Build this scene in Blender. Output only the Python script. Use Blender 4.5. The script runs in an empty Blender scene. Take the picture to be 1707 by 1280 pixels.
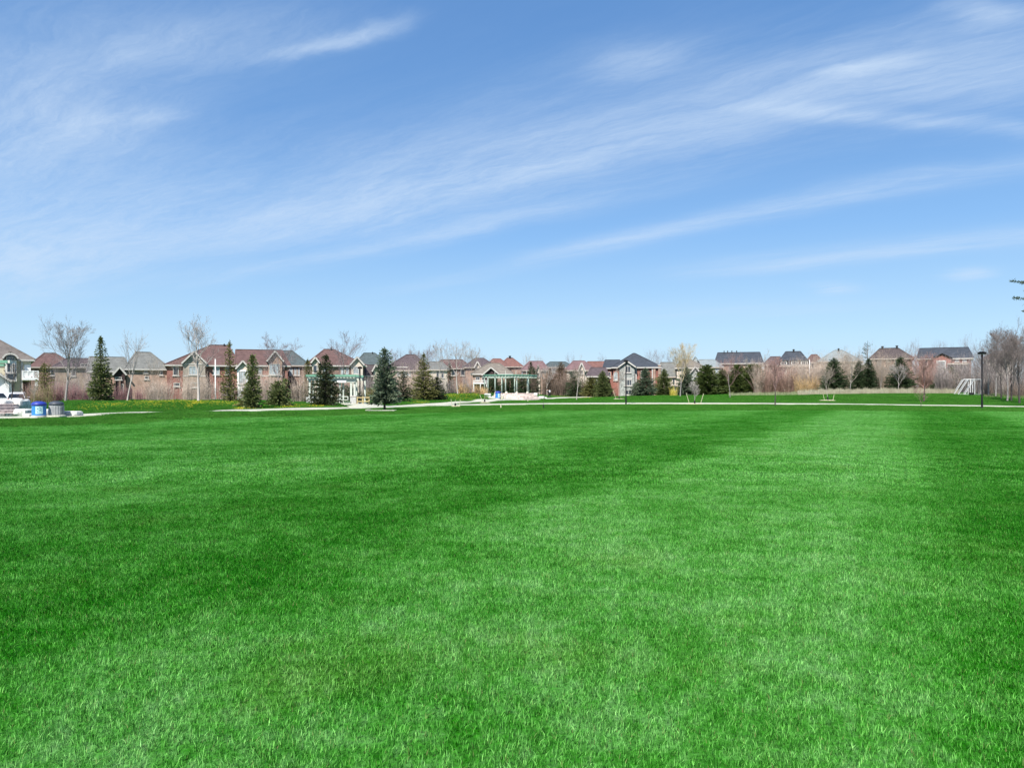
import bpy, math, random
import numpy as np
from math import radians as R, pi, sin, cos
from mathutils import Vector, Matrix

# ------------------------------------------------------------------ camera, world, sun, exposure
S = bpy.context.scene
C = S.collection
CAM_H, F, CX, HY = 1.6, 1280.0, 853.5, 650.0
cd = bpy.data.cameras.new('camera'); cam = bpy.data.objects.new('camera', cd); C.objects.link(cam)
cam.location = (0, 0, CAM_H); cam.rotation_euler = (R(90), 0, 0)
cd.sensor_width = 36; cd.lens = F / 1707 * 36; cd.shift_y = 10 / 1707
cd.clip_start = 0.1; cd.clip_end = 9000
S.camera = cam
S.view_settings.view_transform = 'Standard'; S.view_settings.look = 'None'
S.view_settings.gamma = 1; S.view_settings.use_curve_mapping = False
S.view_settings.exposure = 0.75
S.cycles.max_bounces = 6; S.cycles.diffuse_bounces = 3; S.cycles.transparent_max_bounces = 8

SUN_DIR = Vector((-0.32, -0.82, 0.0)).normalized()      # towards the sun, on the ground
SUN_EL = R(49)
sd = bpy.data.lights.new('sun', 'SUN'); sd.energy = 4.6; sd.angle = R(0.53); sd.color = (1, 0.96, 0.9)
sun = bpy.data.objects.new('sun', sd); C.objects.link(sun)
to_sun = Vector((SUN_DIR.x * cos(SUN_EL), SUN_DIR.y * cos(SUN_EL), sin(SUN_EL)))
sun.rotation_euler = to_sun.to_track_quat('Z', 'Y').to_euler()

class NT:
    """small helper for node graphs"""
    def __init__(s, tree): s.t = tree; s.n = tree.nodes; s.l = tree.links
    def node(s, ty, **kw):
        n = s.n.new(ty)
        for k, v in kw.items(): setattr(n, k, v)
        return n
    def put(s, sock, v):
        if v is None: return
        if isinstance(v, bpy.types.NodeSocket): s.l.new(v, sock)
        else: sock.default_value = v
    def m(s, op, a, b=None, c=None, clamp=False):
        n = s.node('ShaderNodeMath', operation=op, use_clamp=clamp)
        s.put(n.inputs[0], a); s.put(n.inputs[1], b); s.put(n.inputs[2], c)
        return n.outputs[0]
    def vm(s, op, a, b=None):
        n = s.node('ShaderNodeVectorMath', operation=op)
        s.put(n.inputs[0], a); s.put(n.inputs[1], b)
        return n.outputs[0]
    def xyz(s, v):
        n = s.node('ShaderNodeSeparateXYZ'); s.put(n.inputs[0], v); return n.outputs
    def comb(s, x, y, z):
        n = s.node('ShaderNodeCombineXYZ'); s.put(n.inputs[0], x); s.put(n.inputs[1], y); s.put(n.inputs[2], z); return n.outputs[0]
    def noise(s, v, scale, detail=3, rough=0.55, dist=0.0, col=False):
        n = s.node('ShaderNodeTexNoise'); s.put(n.inputs['Vector'], v)
        n.inputs['Scale'].default_value = scale; n.inputs['Detail'].default_value = detail
        n.inputs['Roughness'].default_value = rough; n.inputs['Distortion'].default_value = dist
        return n.outputs['Color' if col else 'Fac']
    def ramp(s, v, a, b, lo=0.0, hi=1.0, smooth=True):
        n = s.node('ShaderNodeMapRange', interpolation_type='SMOOTHSTEP' if smooth else 'LINEAR')
        s.put(n.inputs['Value'], v)
        for k, x in zip(('From Min', 'From Max', 'To Min', 'To Max'), (a, b, lo, hi)): n.inputs[k].default_value = x
        return n.outputs[0]
    def mix(s, f, a, b, mode='MIX'):
        n = s.node('ShaderNodeMix', data_type='RGBA', blend_type=mode)
        s.put(n.inputs[0], f)
        for i, v in ((6, a), (7, b)):
            s.put(n.inputs[i], v if isinstance(v, bpy.types.NodeSocket) else (*v[:3], 1.0))
        return n.outputs[2]

W = bpy.data.worlds.new('World'); S.world = W; W.use_nodes = True
w = NT(W.node_tree); w.n.clear()
sky = w.node('ShaderNodeTexSky', sky_type='NISHITA', sun_disc=False)
sky.sun_elevation = SUN_EL
sky.sun_rotation = math.atan2(SUN_DIR.x, SUN_DIR.y)
sky.air_density = 1.0; sky.dust_density = 0.3; sky.ozone_density = 3.0; sky.altitude = 100
tc = w.node('ShaderNodeTexCoord')
dx, dy, dz = w.xyz(tc.outputs['Generated'])
CC = 0.06
den = w.m('ADD', w.m('MAXIMUM', dz, 0.0), CC)
uv = w.comb(w.m('DIVIDE', dx, den), w.m('DIVIDE', dy, den), 0.0)
def px_uv(px, py):
    d = Vector((px - CX, F, HY - py)).normalized()
    return Vector((d.x / (d.z + CC), d.y / (d.z + CC)))
wn = w.noise(uv, 0.55, 4, 0.55, 0.0, True)
warp = w.vm('SCALE', w.vm('SUBTRACT', wn, (0.5, 0.5, 0.5))); warp.node.inputs['Scale'].default_value = 0.34
wn2 = w.noise(uv, 2.6, 5, 0.6, 0.0, True)
warp2 = w.vm('SCALE', w.vm('SUBTRACT', wn2, (0.5, 0.5, 0.5))); warp2.node.inputs['Scale'].default_value = 0.14
uvw = w.vm('ADD', w.vm('ADD', uv, warp), warp2)
ux, uy, _ = w.xyz(uvw)
total = None
def cloud(c, e1, e2, k, sup=False):
    """elliptic wisp: centre c, half axes e1, e2 (sky-plane coordinates), strength k"""
    global total
    M = Matrix(((e1.x, e2.x), (e1.y, e2.y))).inverted()
    ax = w.m('SUBTRACT', ux, c.x); ay = w.m('SUBTRACT', uy, c.y)
    p = w.m('ADD', w.m('MULTIPLY', ax, M[0][0]), w.m('MULTIPLY', ay, M[0][1]))
    q = w.m('ADD', w.m('MULTIPLY', ax, M[1][0]), w.m('MULTIPLY', ay, M[1][1]))
    pp = w.m('MULTIPLY', p, p)
    if sup: pp = w.m('MULTIPLY', pp, pp)
    g = w.m('EXPONENT', w.m('MULTIPLY', w.m('ADD', pp, w.m('MULTIPLY', q, q)), -1.0))
    g = w.m('MULTIPLY', g, k)
    total = g if total is None else w.m('ADD', total, g)
def band(A, B, wd, k):
    a, b = px_uv(*A), px_uv(*B)
    mid = ((A[0] + B[0]) / 2, (A[1] + B[1]) / 2)
    n = Vector((-(b - a).y, (b - a).x)).normalized()
    c = (a + b) / 2
    h = abs((px_uv(mid[0], mid[1] + wd) - px_uv(*mid)).dot(n))
    cloud(c, (b - a) / 2, n * max(h, 0.01), k, True)
def blob(cx, cy, rx, ry, k, tilt=0.0):
    c = px_uv(cx, cy)
    t = R(tilt)
    e1 = px_uv(cx + rx * cos(t), cy - rx * sin(t)) - c
    e2 = px_uv(cx + ry * sin(t), cy + ry * cos(t)) - c
    cloud(c, e1, e2, k)
band((-300, 510), (1900, 80), 66, 0.26)
band((380, 405), (1260, 195), 38, 0.34)
band((600, 375), (1010, 262), 14, 0.40)
band((360, 468), (1060, 322), 14, 0.32)
band((900, 425), (1800, 255), 15, 0.36)
band((640, 490), (1100, 395), 12, 0.14)
band((1220, 178), (1750, 222), 13, 0.42)
band((1180, 150), (1900, 60), 50, 0.22)
band((1390, 125), (1560, 88), 11, 0.40)
band((1150, 455), (1900, 380), 15, 0.34)
band((700, 545), (1500, 510), 13, 0.14)
blob(20, 450, 290, 60, 0.40, 8)
blob(40, 190, 220, 100, 0.36, 10)
blob(-150, 320, 300, 90, 0.25, 0)
blob(330, 60, 200, 40, 0.24, 8)
band((420, 88), (660, 22), 13, 0.42)
band((70, 205), (300, 185), 16, 0.22)
blob(1080, 95, 95, 30, 0.32, 8)
blob(1390, 484, 34, 9, 0.40)
blob(1612, 460, 34, 9, 0.42, 5)
blob(1660, 12, 70, 20, 0.45)
blob(1640, 150, 150, 60, 0.14, 0)
# the cirrus goes on above and behind the camera as loose streaks
ang = R(38)
along = w.m('SUBTRACT', w.m('MULTIPLY', ux, cos(ang)), w.m('MULTIPLY', uy, sin(ang)))
across = w.m('ADD', w.m('MULTIPLY', ux, sin(ang)), w.m('MULTIPLY', uy, cos(ang)))
fib = w.noise(w.comb(w.m('MULTIPLY', along, 0.45), w.m('MULTIPLY', across, 2.0), 0.0), 1.5, 8, 0.62, 0.3)
fib2 = w.noise(w.comb(w.m('MULTIPLY', along, 0.8), w.m('MULTIPLY', across, 3.6), 3.0), 4.2, 7, 0.62, 0.5)
fibm = w.m('MULTIPLY_ADD', fib2, 0.36, w.m('MULTIPLY', fib, 0.84))
fibk = w.ramp(fibm, 0.34, 0.90, 0.34, 2.2)
behind = w.ramp(dy, 0.05, -0.25, 0.0, 1.0)
loose = w.m('MULTIPLY', w.m('MULTIPLY', w.ramp(w.noise(uv, 0.5, 3), 0.45, 0.75), 0.5), behind)
total = w.m('ADD', total, loose)
fib3 = w.noise(w.comb(w.m('MULTIPLY', along, 1.6), w.m('MULTIPLY', across, 5.5), 7.0), 7.0, 8, 0.68, 1.2)
dens = w.m('MULTIPLY', w.m('MULTIPLY', total, fibk), w.ramp(fib3, 0.28, 0.74, 0.84, 1.18))
dens = w.m('MULTIPLY', dens, w.ramp(dz, 0.015, 0.10, 0.15, 1.0))
dens = w.m('SUBTRACT', 1.0, w.m('EXPONENT', w.m('MULTIPLY', dens, -1.0)))
hs = w.node('ShaderNodeHueSaturation'); hs.inputs['Saturation'].default_value = 1.10; hs.inputs['Value'].default_value = 1.1
w.l.new(sky.outputs[0], hs.inputs['Color'])
cr = w.node('ShaderNodeValToRGB'); els = cr.color_ramp.elements
for k, (p_, c_) in enumerate([(0.0, (.395, .555, .720)), (0.067, (.340, .525, .716)), (0.195, (.188, .372, .660)), (0.30, (.122, .275, .555)), (0.44, (.092, .225, .490)), (1.0, (.075, .185, .43))]):
    e = els[k] if k < 2 else els.new(p_)
    e.position = p_; e.color = (*c_, 1)
w.l.new(dz, cr.inputs[0])
grad = w.vm('MULTIPLY', cr.outputs[0], (10.0, 10.0, 10.0))
skyc = w.mix(0.82, hs.outputs[0], grad)
full = w.mix(dens, skyc, (4.7, 5.75, 7.1))
bg = w.node('ShaderNodeBackground'); bg.inputs['Strength'].default_value = 0.082
w.l.new(full, bg.inputs['Color'])
wo = w.node('ShaderNodeOutputWorld'); w.l.new(bg.outputs[0], wo.inputs[0])

# ------------------------------------------------------------------ helpers
def X_at(px, Y): return (px - CX) / F * Y
def Z_at(py, Y): return CAM_H + (HY - py) / F * Y

def tag(o, label=None, cat=None, group=None, kind=None):
    if label: o['label'] = label
    if cat: o['category'] = cat
    if group: o['group'] = group
    if kind: o['kind'] = kind
    return o
def empty(name, loc, rz=0.0, label=None, cat=None, group=None):
    o = bpy.data.objects.new(name, None); C.objects.link(o)
    o.empty_display_size = 0.3
    o.location = loc; o.rotation_euler = (0, 0, rz)
    return tag(o, label, cat, group)
def link(name, me, parent=None, mats=None):
    o = bpy.data.objects.new(name, me); C.objects.link(o)
    if parent: o.parent = parent
    if mats is not None:
        for m_ in (mats if isinstance(mats, (list, tuple)) else [mats]): me.materials.append(m_)
    return o
def np_mesh(name, V, quads=None, tris=None, smooth=False):
    me = bpy.data.meshes.new(name)
    V = np.asarray(V, dtype=np.float32).reshape(-1, 3)
    q = np.asarray(quads if quads is not None else [], dtype=np.int32).reshape(-1, 4)
    t = np.asarray(tris if tris is not None else [], dtype=np.int32).reshape(-1, 3)
    me.vertices.add(len(V)); me.vertices.foreach_set('co', V.ravel())
    loops = np.concatenate([q.ravel(), t.ravel()])
    me.loops.add(len(loops)); me.loops.foreach_set('vertex_index', loops)
    starts = np.concatenate([np.arange(len(q)) * 4, len(q) * 4 + np.arange(len(t)) * 3]).astype(np.int32)
    tot = np.concatenate([np.full(len(q), 4), np.full(len(t), 3)]).astype(np.int32)
    me.polygons.add(len(starts))
    me.polygons.foreach_set('loop_start', starts); me.polygons.foreach_set('loop_total', tot)
    if smooth: me.polygons.foreach_set('use_smooth', np.ones(len(starts), dtype=bool))
    me.update(calc_edges=True); me.validate()
    return me
class MB:
    """collects simple solids into one mesh"""
    def __init__(s): s.v = []; s.f = []; s.mi = []
    def add(s, vs, fs, mi=0):
        b = len(s.v); s.v += [tuple(x) for x in vs]
        s.f += [tuple(b + i for i in f) for f in fs]; s.mi += [mi] * len(fs); return s
    def box(s, x0, x1, y0, y1, z0, z1, mi=0):
        vs = [(x0, y0, z0), (x1, y0, z0), (x1, y1, z0), (x0, y1, z0), (x0, y0, z1), (x1, y0, z1), (x1, y1, z1), (x0, y1, z1)]
        return s.add(vs, [(0, 3, 2, 1), (4, 5, 6, 7), (0, 1, 5, 4), (1, 2, 6, 5), (2, 3, 7, 6), (3, 0, 4, 7)], mi)
    def bar(s, a, b, r, k=8, r2=None, mi=0, caps=True):
        a, b = Vector(a), Vector(b); d = (b - a).normalized(); r2 = r if r2 is None else r2
        u = d.cross(Vector((0, 0, 1)) if abs(d.z) < 0.9 else Vector((1, 0, 0))).normalized(); v = d.cross(u)
        vs = []
        for p, rr in ((a, r), (b, r2)):
            for i in range(k):
                t = 2 * pi * (i + 0.5) / k; vs.append(p + (u * cos(t) + v * sin(t)) * rr)
        fs = [(i, (i + 1) % k, k + (i + 1) % k, k + i) for i in range(k)]
        if caps: fs += [tuple(range(k - 1, -1, -1)), tuple(range(k, 2 * k))]
        return s.add(vs, fs, mi)
    def beam(s, a, b, wd, ht, mi=0):
        a, b = Vector(a), Vector(b); d = (b - a).normalized()
        u = d.cross(Vector((0, 0, 1)) if abs(d.z) < 0.95 else Vector((0, 1, 0))).normalized() * wd / 2; v = u.cross(d).normalized() * ht / 2
        vs = [p + su * u + sv * v for p in (a, b) for su, sv in ((-1, -1), (1, -1), (1, 1), (-1, 1))]
        return s.add(vs, [(0, 3, 2, 1), (4, 5, 6, 7), (0, 1, 5, 4), (1, 2, 6, 5), (2, 3, 7, 6), (3, 0, 4, 7)], mi)
    def lathe(s, prof, k=16, c=(0, 0, 0), mi=0):
        vs = []; n = len(prof)
        for r_, z_ in prof:
            for i in range(k):
                t = 2 * pi * i / k; vs.append((c[0] + r_ * cos(t), c[1] + r_ * sin(t), c[2] + z_))
        fs = [(j * k + i, j * k + (i + 1) % k, (j + 1) * k + (i + 1) % k, (j + 1) * k + i) for j in range(n - 1) for i in range(k)]
        fs += [tuple(range(k - 1, -1, -1)), tuple((n - 1) * k + i for i in range(k))]
        return s.add(vs, fs, mi)
    def prism(s, pts, y0, y1, mi=0):
        """polygon in x,z pushed from y0 to y1"""
        n = len(pts)
        vs = [(x, y0, z) for x, z in pts] + [(x, y1, z) for x, z in pts]
        fs = [tuple(range(n)), tuple(range(2 * n - 1, n - 1, -1))] + [(i, i + n, (i + 1) % n + n, (i + 1) % n) for i in range(n)]
        return s.add(vs, fs, mi)
    def mesh(s, name, smooth=False):
        me = bpy.data.meshes.new(name); me.from_pydata(s.v, [], s.f)
        me.polygons.foreach_set('material_index', s.mi)
        if smooth: me.polygons.foreach_set('use_smooth', [True] * len(s.f))
        me.validate(); me.update(); return me
    def build(s, name, mats, parent=None, smooth=False, bevel=0):
        o = link(name, s.mesh(name, smooth), parent, mats)
        if bevel:
            b = o.modifiers.new('bevel', 'BEVEL'); b.width = bevel; b.segments = 2; b.limit_method = 'ANGLE'
        return o

MATS = {}
def mat(name, col, rough=0.8, var=0.18, scale=3.0, col2=None, bump=0.0, metal=0.0, spec=0.4, stretch=None, fine=None):
    if name in MATS: return MATS[name]
    m_ = bpy.data.materials.new(name); m_.use_nodes = True; t = NT(m_.node_tree); t.n.clear()
    p = t.node('ShaderNodeBsdfPrincipled'); o = t.node('ShaderNodeOutputMaterial'); t.l.new(p.outputs[0], o.inputs[0])
    g = t.node('ShaderNodeNewGeometry'); pos = g.outputs['Position']
    if stretch: pos = t.vm('MULTIPLY', pos, stretch)
    f = t.noise(pos, scale, 5, 0.6)
    f = t.ramp(f, 0.3, 0.7)
    c2 = col2 if col2 else tuple(min(1, c * (1 + var)) for c in col)
    c1 = col if col2 else tuple(c * (1 - var) for c in col)
    cc = t.mix(f, c1, c2)
    if fine:
        h = t.noise(pos, fine, 2, 0.6); cc = t.mix(1.0, cc, t.mix(t.ramp(h, 0.3, 0.7), (0.72, 0.72, 0.72), (1.25, 1.25, 1.25)), 'MULTIPLY')
    t.l.new(cc, p.inputs['Base Color'])
    p.inputs['Roughness'].default_value = rough; p.inputs['Metallic'].default_value = metal
    p.inputs['Specular IOR Level'].default_value = spec
    if bump:
        b = t.node('ShaderNodeBump'); b.inputs['Strength'].default_value = bump; b.inputs['Distance'].default_value = 0.02
        t.l.new(t.noise(pos, scale * 4, 4), b.inputs['Height']); t.l.new(b.outputs[0], p.inputs['Normal'])
    MATS[name] = m_; return m_
def brick(name, col, mortar=(0.30, 0.25, 0.22), k=0.35):
    if name in MATS: return MATS[name]
    m_ = bpy.data.materials.new(name); m_.use_nodes = True; t = NT(m_.node_tree); t.n.clear()
    p = t.node('ShaderNodeBsdfPrincipled'); o = t.node('ShaderNodeOutputMaterial'); t.l.new(p.outputs[0], o.inputs[0])
    tc_ = t.node('ShaderNodeTexCoord'); x, y, z = t.xyz(tc_.outputs['Object'])
    b = t.node('ShaderNodeTexBrick'); t.l.new(t.comb(t.m('ADD', x, y), z, 0.0), b.inputs['Vector'])
    b.inputs['Scale'].default_value = 1.0; b.inputs['Brick Width'].default_value = 0.28; b.inputs['Row Height'].default_value = 0.095
    b.inputs['Mortar Size'].default_value = 0.006
    b.inputs['Color1'].default_value = (*[c * 0.8 for c in col], 1); b.inputs['Color2'].default_value = (*[min(1, c * 1.2) for c in col], 1)
    b.inputs['Mortar'].default_value = (*mortar, 1)
    n = t.ramp(t.noise(tc_.outputs['Object'], 0.9, 5), 0.3, 0.7, 0.82, 1.15)
    cc = t.vm('MULTIPLY', b.outputs[0], t.comb(n, n, n))
    t.l.new(cc, p.inputs['Base Color']); p.inputs['Roughness'].default_value = 0.9
    MATS[name] = m_; return m_
def leafmat(name, a, b, trans=0.25, scale=1.6):
    if name in MATS: return MATS[name]
    m_ = bpy.data.materials.new(name); m_.use_nodes = True; t = NT(m_.node_tree); t.n.clear()
    o = t.node('ShaderNodeOutputMaterial'); g = t.node('ShaderNodeNewGeometry')
    f = t.m('MULTIPLY_ADD', g.outputs['Random Per Island'], 0.55, t.m('MULTIPLY', t.ramp(t.noise(g.outputs['Position'], scale, 3), 0.3, 0.7), 0.45))
    cc = t.mix(f, a, b)
    d = t.node('ShaderNodeBsdfPrincipled'); t.l.new(cc, d.inputs['Base Color']); d.inputs['Roughness'].default_value = 0.6
    d.inputs['Specular IOR Level'].default_value = 0.25
    tr = t.node('ShaderNodeBsdfTranslucent'); t.l.new(cc, tr.inputs[0])
    mx = t.node('ShaderNodeMixShader'); mx.inputs[0].default_value = trans
    t.l.new(d.outputs[0], mx.inputs[1]); t.l.new(tr.outputs[0], mx.inputs[2]); t.l.new(mx.outputs[0], o.inputs[0])
    MATS[name] = m_; return m_
def glass(name, col, rough=0.08):
    return mat(name, col, rough, 0.3, 0.6, spec=0.9)

# grass colour, the same field of tones for the blades and the soil sheet under them
ST_A = R(26.8)
def grass_mat(name, blade, verge=False):
    m_ = bpy.data.materials.new(name); m_.use_nodes = True; t = NT(m_.node_tree); t.n.clear()
    o = t.node('ShaderNodeOutputMaterial'); g = t.node('ShaderNodeNewGeometry')
    pos = g.outputs['Position']; x, y, z = t.xyz(pos)
    flat = t.comb(x, y, 0.0)
    n_big = t.noise(flat, 0.16, 3, 0.5)
    n_mid = t.noise(flat, 0.75, 4, 0.6)
    n_sm = t.noise(flat, 3.2, 5, 0.7)
    # mowing stripes run off towards the right, sheen of bent blades painted into colour
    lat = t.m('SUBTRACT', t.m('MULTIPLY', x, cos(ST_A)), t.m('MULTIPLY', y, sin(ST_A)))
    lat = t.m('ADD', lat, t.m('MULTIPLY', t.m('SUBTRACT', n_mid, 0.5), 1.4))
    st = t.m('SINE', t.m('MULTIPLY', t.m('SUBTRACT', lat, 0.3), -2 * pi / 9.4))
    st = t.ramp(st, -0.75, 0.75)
    fade = t.ramp(lat, -13.0, -3.0, 0.25, 1.0)          # painted stripe sheen gets weaker towards the left
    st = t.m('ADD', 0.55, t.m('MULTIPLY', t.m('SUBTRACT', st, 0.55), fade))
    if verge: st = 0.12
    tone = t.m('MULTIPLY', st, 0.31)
    tone = t.m('ADD', tone, t.m('MULTIPLY', t.ramp(n_big, 0.36, 0.64), 0.14))
    tone = t.m('ADD', tone, t.m('MULTIPLY', t.ramp(n_mid, 0.34, 0.66), 0.26))
    tone = t.m('ADD', tone, t.m('MULTIPLY', t.ramp(n_sm, 0.34, 0.66), 0.26))
    n_f = t.noise(flat, 13.0, 3, 0.7)
    tone = t.m('ADD', tone, t.m('MULTIPLY', t.m('SUBTRACT', n_f, 0.5), 0.95))
    tone = t.m('SUBTRACT', tone, 0.01 if not verge else -0.08, clamp=True)
    if verge: cc = t.mix(tone, (0.012, 0.125, 0.004), (0.125, 0.33, 0.045))
    else:
        rp = t.node('ShaderNodeValToRGB'); t.l.new(tone, rp.inputs[0]); el_ = rp.color_ramp.elements
        for k_, (p_, c_) in enumerate([(0.0, (.005, .135, .0)), (1.0, (.21, .50, .165)), (.30, (.018, .215, .002)), (.58, (.066, .330, .034)), (.80, (.130, .415, .090))]):
            e_ = el_[k_] if k_ < 2 else el_.new(p_)
            e_.position = p_; e_.color = (*c_, 1)
        cc = rp.outputs[0]
    yel = t.ramp(t.noise(t.vm('ADD', flat, (31.0, 7.0, 0.0)), 0.55, 4, 0.6), 0.52, 0.75, 0.0, 0.26)
    cc = t.mix(yel, cc, t.mix(tone, (0.030, 0.13, 0.002), (0.19, 0.34, 0.05)))
    if blade:
        at = t.node('ShaderNodeAttribute', attribute_name='bl')
        r_, tip, dry = t.xyz(at.outputs['Vector'])
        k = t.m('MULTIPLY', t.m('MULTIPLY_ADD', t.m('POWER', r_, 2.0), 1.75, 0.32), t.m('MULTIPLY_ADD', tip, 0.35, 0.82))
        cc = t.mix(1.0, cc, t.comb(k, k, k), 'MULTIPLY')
        if not verge: cc = t.mix(t.m('MULTIPLY', t.m('POWER', r_, 3.0), t.m('MULTIPLY_ADD', tone, 0.62, 0.06)), cc, (0.46, 0.68, 0.24))
        cc = t.mix(t.m('MULTIPLY', dry, 0.75), cc, (0.30, 0.30, 0.12))
    else:
        cc = t.mix(1.0, cc, (0.62, 0.55, 0.55), 'MULTIPLY')
        f = t.ramp(t.noise(pos, 30, 4, 0.7), 0.3, 0.7, 0.5, 1.3)
        cc = t.mix(1.0, cc, t.comb(f, f, f), 'MULTIPLY')
    d = t.node('ShaderNodeBsdfPrincipled'); t.l.new(cc, d.inputs['Base Color'])
    d.inputs['Roughness'].default_value = 0.45 if blade else 0.9; d.inputs['Specular IOR Level'].default_value = 0.10 if blade else 0.05
    if blade:
        tr = t.node('ShaderNodeBsdfTranslucent'); t.l.new(cc, tr.inputs[0])
        mx = t.node('ShaderNodeMixShader'); mx.inputs[0].default_value = 0.35
        t.l.new(d.outputs[0], mx.inputs[1]); t.l.new(tr.outputs[0], mx.inputs[2]); t.l.new(mx.outputs[0], o.inputs[0])
    else:
        t.l.new(d.outputs[0], o.inputs[0])
    MATS[name] = m_; return m_

# ------------------------------------------------------------------ ground
YK = np.array([0, 30, 40, 48, 55, 62, 70, 80, 90, 100, 115, 130, 145, 170, 400], float)
COLS = [
 (-500, [0,0,0,0,0,0,0,-.2,-.6,-.6,-.6,-.5,-.4,-.3,-.3]),
 (0,    [0,0,0,0,0,0,0,-.2,-.6,-.6,-.6,-.5,-.4,-.3,-.3]),
 (75,   [0,0,0,0,.05,.15,.2,.1,0,0,0,0,0,0,0]),
 (140,  [0,0,0,.05,.15,.35,.48,.5,.4,.3,.2,.1,.0,0,0]),
 (300,  [0,0,.02,.2,0,.25,.5,.52,.4,.3,.2,.1,0,0,0]),
 (380,  [0,0,.02,.2,0,.2,.45,.52,.4,.3,.2,.1,0,0,0]),
 (420,  [0,0,0,.12,.0,.1,.4,.5,.4,.3,.2,.1,0,0,0]),
 (480,  [0,0,0,.0,.0,.08,.22,.35,.3,.2,.1,.1,0,0,0]),
 (520,  [0,0,0,0,0,.02,.15,.25,.25,.2,.1,.1,0,0,0]),
 (600,  [0,0,0,0,0,0,-.02,.15,.2,.2,.3,.3,0,0,0]),
 (640,  [0,0,0,0,0,0,-.04,.05,.2,.45,.6,.6,.4,.2,0]),
 (700,  [0,0,0,0,0,0,-.02,.02,.15,.45,.6,.6,.4,.2,0]),
 (735,  [0,0,0,0,0,0,0,-.03,.1,.3,.9,1.0,.7,.3,0]),
 (790,  [0,0,0,0,0,0,0,-.05,.1,.12,.95,1.15,.9,.4,0]),
 (815,  [0,0,0,0,0,0,0,-.05,.1,.05,.4,1.0,1.0,.5,0]),
 (880,  [0,0,0,0,0,0,0,-.05,.1,.05,.03,.9,1.0,.5,0]),
 (915,  [0,0,0,0,0,0,0,-.05,.12,.05,.05,.1,.5,.7,0]),
 (960,  [0,0,0,0,0,0,0,-.05,.12,.1,.1,.15,.25,.4,0]),
 (1120, [0,0,0,0,0,0,0,-.05,.12,.15,.3,.55,.65,.6,0]),
 (1300, [0,0,0,0,0,0,0,-.04,.15,.25,.5,.9,1.1,1.3,1.0]),
 (1400, [0,0,0,0,0,0,-.02,.05,.18,.35,.75,1.1,1.4,1.6,1.2]),
 (1500, [0,0,0,0,0,0,-.03,.08,.2,.45,.85,1.2,1.5,1.8,1.2]),
 (1640, [0,0,0,0,0,0,.02,.12,.25,.5,.85,1.1,1.4,1.7,1.2]),
 (1707, [0,0,0,0,0,0,.03,.08,.12,.3,.6,1.0,1.3,1.6,1.2]),
 (2300, [0,0,0,0,0,0,.03,.06,.1,.2,.4,.8,1.0,1.2,1.0]),
]
TC = np.array([(c[0] - CX) / F for c in COLS]); TZ = np.array([c[1] for c in COLS])
def ground_z(X, Y):
    X = np.asarray(X, float); Y = np.asarray(Y, float)
    Yc = np.clip(Y, 5, 400); t = np.clip(X / Yc, TC[0], TC[-1] - 1e-6)
    i = np.clip(np.searchsorted(TC, t, side='right') - 1, 0, len(TC) - 2)
    ft = (t - TC[i]) / (TC[i + 1] - TC[i]); ft = ft * ft * (3 - 2 * ft)
    j = np.clip(np.searchsorted(YK, Yc, side='right') - 1, 0, len(YK) - 2)
    fy = np.clip((Yc - YK[j]) / (YK[j + 1] - YK[j]), 0, 1)
    a = TZ[i, j] * (1 - fy) + TZ[i, j + 1] * fy; b = TZ[i + 1, j] * (1 - fy) + TZ[i + 1, j + 1] * fy
    return a * (1 - ft) + b * ft
def gz(X, Y): return float(ground_z(X, Y))
def on_ground(px, Y): X = X_at(px, Y); return (X, Y, gz(X, Y))

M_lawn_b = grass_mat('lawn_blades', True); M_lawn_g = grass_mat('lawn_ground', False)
M_verge_b = grass_mat('verge_blades', True, True); M_verge_g = grass_mat('verge_ground', False, True)
M_conc = mat('pale_concrete', (0.46, 0.45, 0.35), 0.9, 0.14, 0.6, bump=0.2, fine=9)
M_asph = mat('street_asphalt', (0.09, 0.09, 0.09), 0.9, 0.2, 2.0)

# edge of the mown field, by pixel column -> distance
EDGE = [(-900, 33), (0, 33), (200, 37), (300, 41), (450, 45), (600, 49), (750, 54), (900, 59), (1300, 60), (1500, 58), (1707, 57), (2500, 50)]
ET = np.array([(e[0] - CX) / F for e in EDGE]); EY = np.array([e[1] for e in EDGE], float)
def is_lawn(X, Y): return Y < np.interp(X / np.maximum(Y, 1), ET, EY)

xs = np.concatenate([np.linspace(-3500, -200, 14), np.arange(-190, 241, 2.0), np.linspace(260, 3500, 14)])
ys = np.concatenate([np.linspace(-600, -20, 6), np.arange(-10, 30, 5.0), np.arange(30, 180, 1.5), np.linspace(185, 400, 20), np.linspace(600, 6000, 10)])
XX, YY = np.meshgrid(xs, ys); ZZ = ground_z(XX, YY)
nx, ny = len(xs), len(ys)
ii, jj = np.meshgrid(np.arange(nx - 1), np.arange(ny - 1)); b0 = (jj * nx + ii).ravel()
quads = np.stack([b0, b0 + 1, b0 + nx + 1, b0 + nx], 1)
me = np_mesh('ground', np.stack([XX.ravel(), YY.ravel(), ZZ.ravel()], 1), quads, smooth=True)
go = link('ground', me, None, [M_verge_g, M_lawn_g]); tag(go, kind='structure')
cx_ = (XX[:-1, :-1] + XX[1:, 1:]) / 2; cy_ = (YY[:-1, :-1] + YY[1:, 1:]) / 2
me.polygons.foreach_set('material_index', is_lawn(cx_, cy_).astype(np.int32).ravel())

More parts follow.
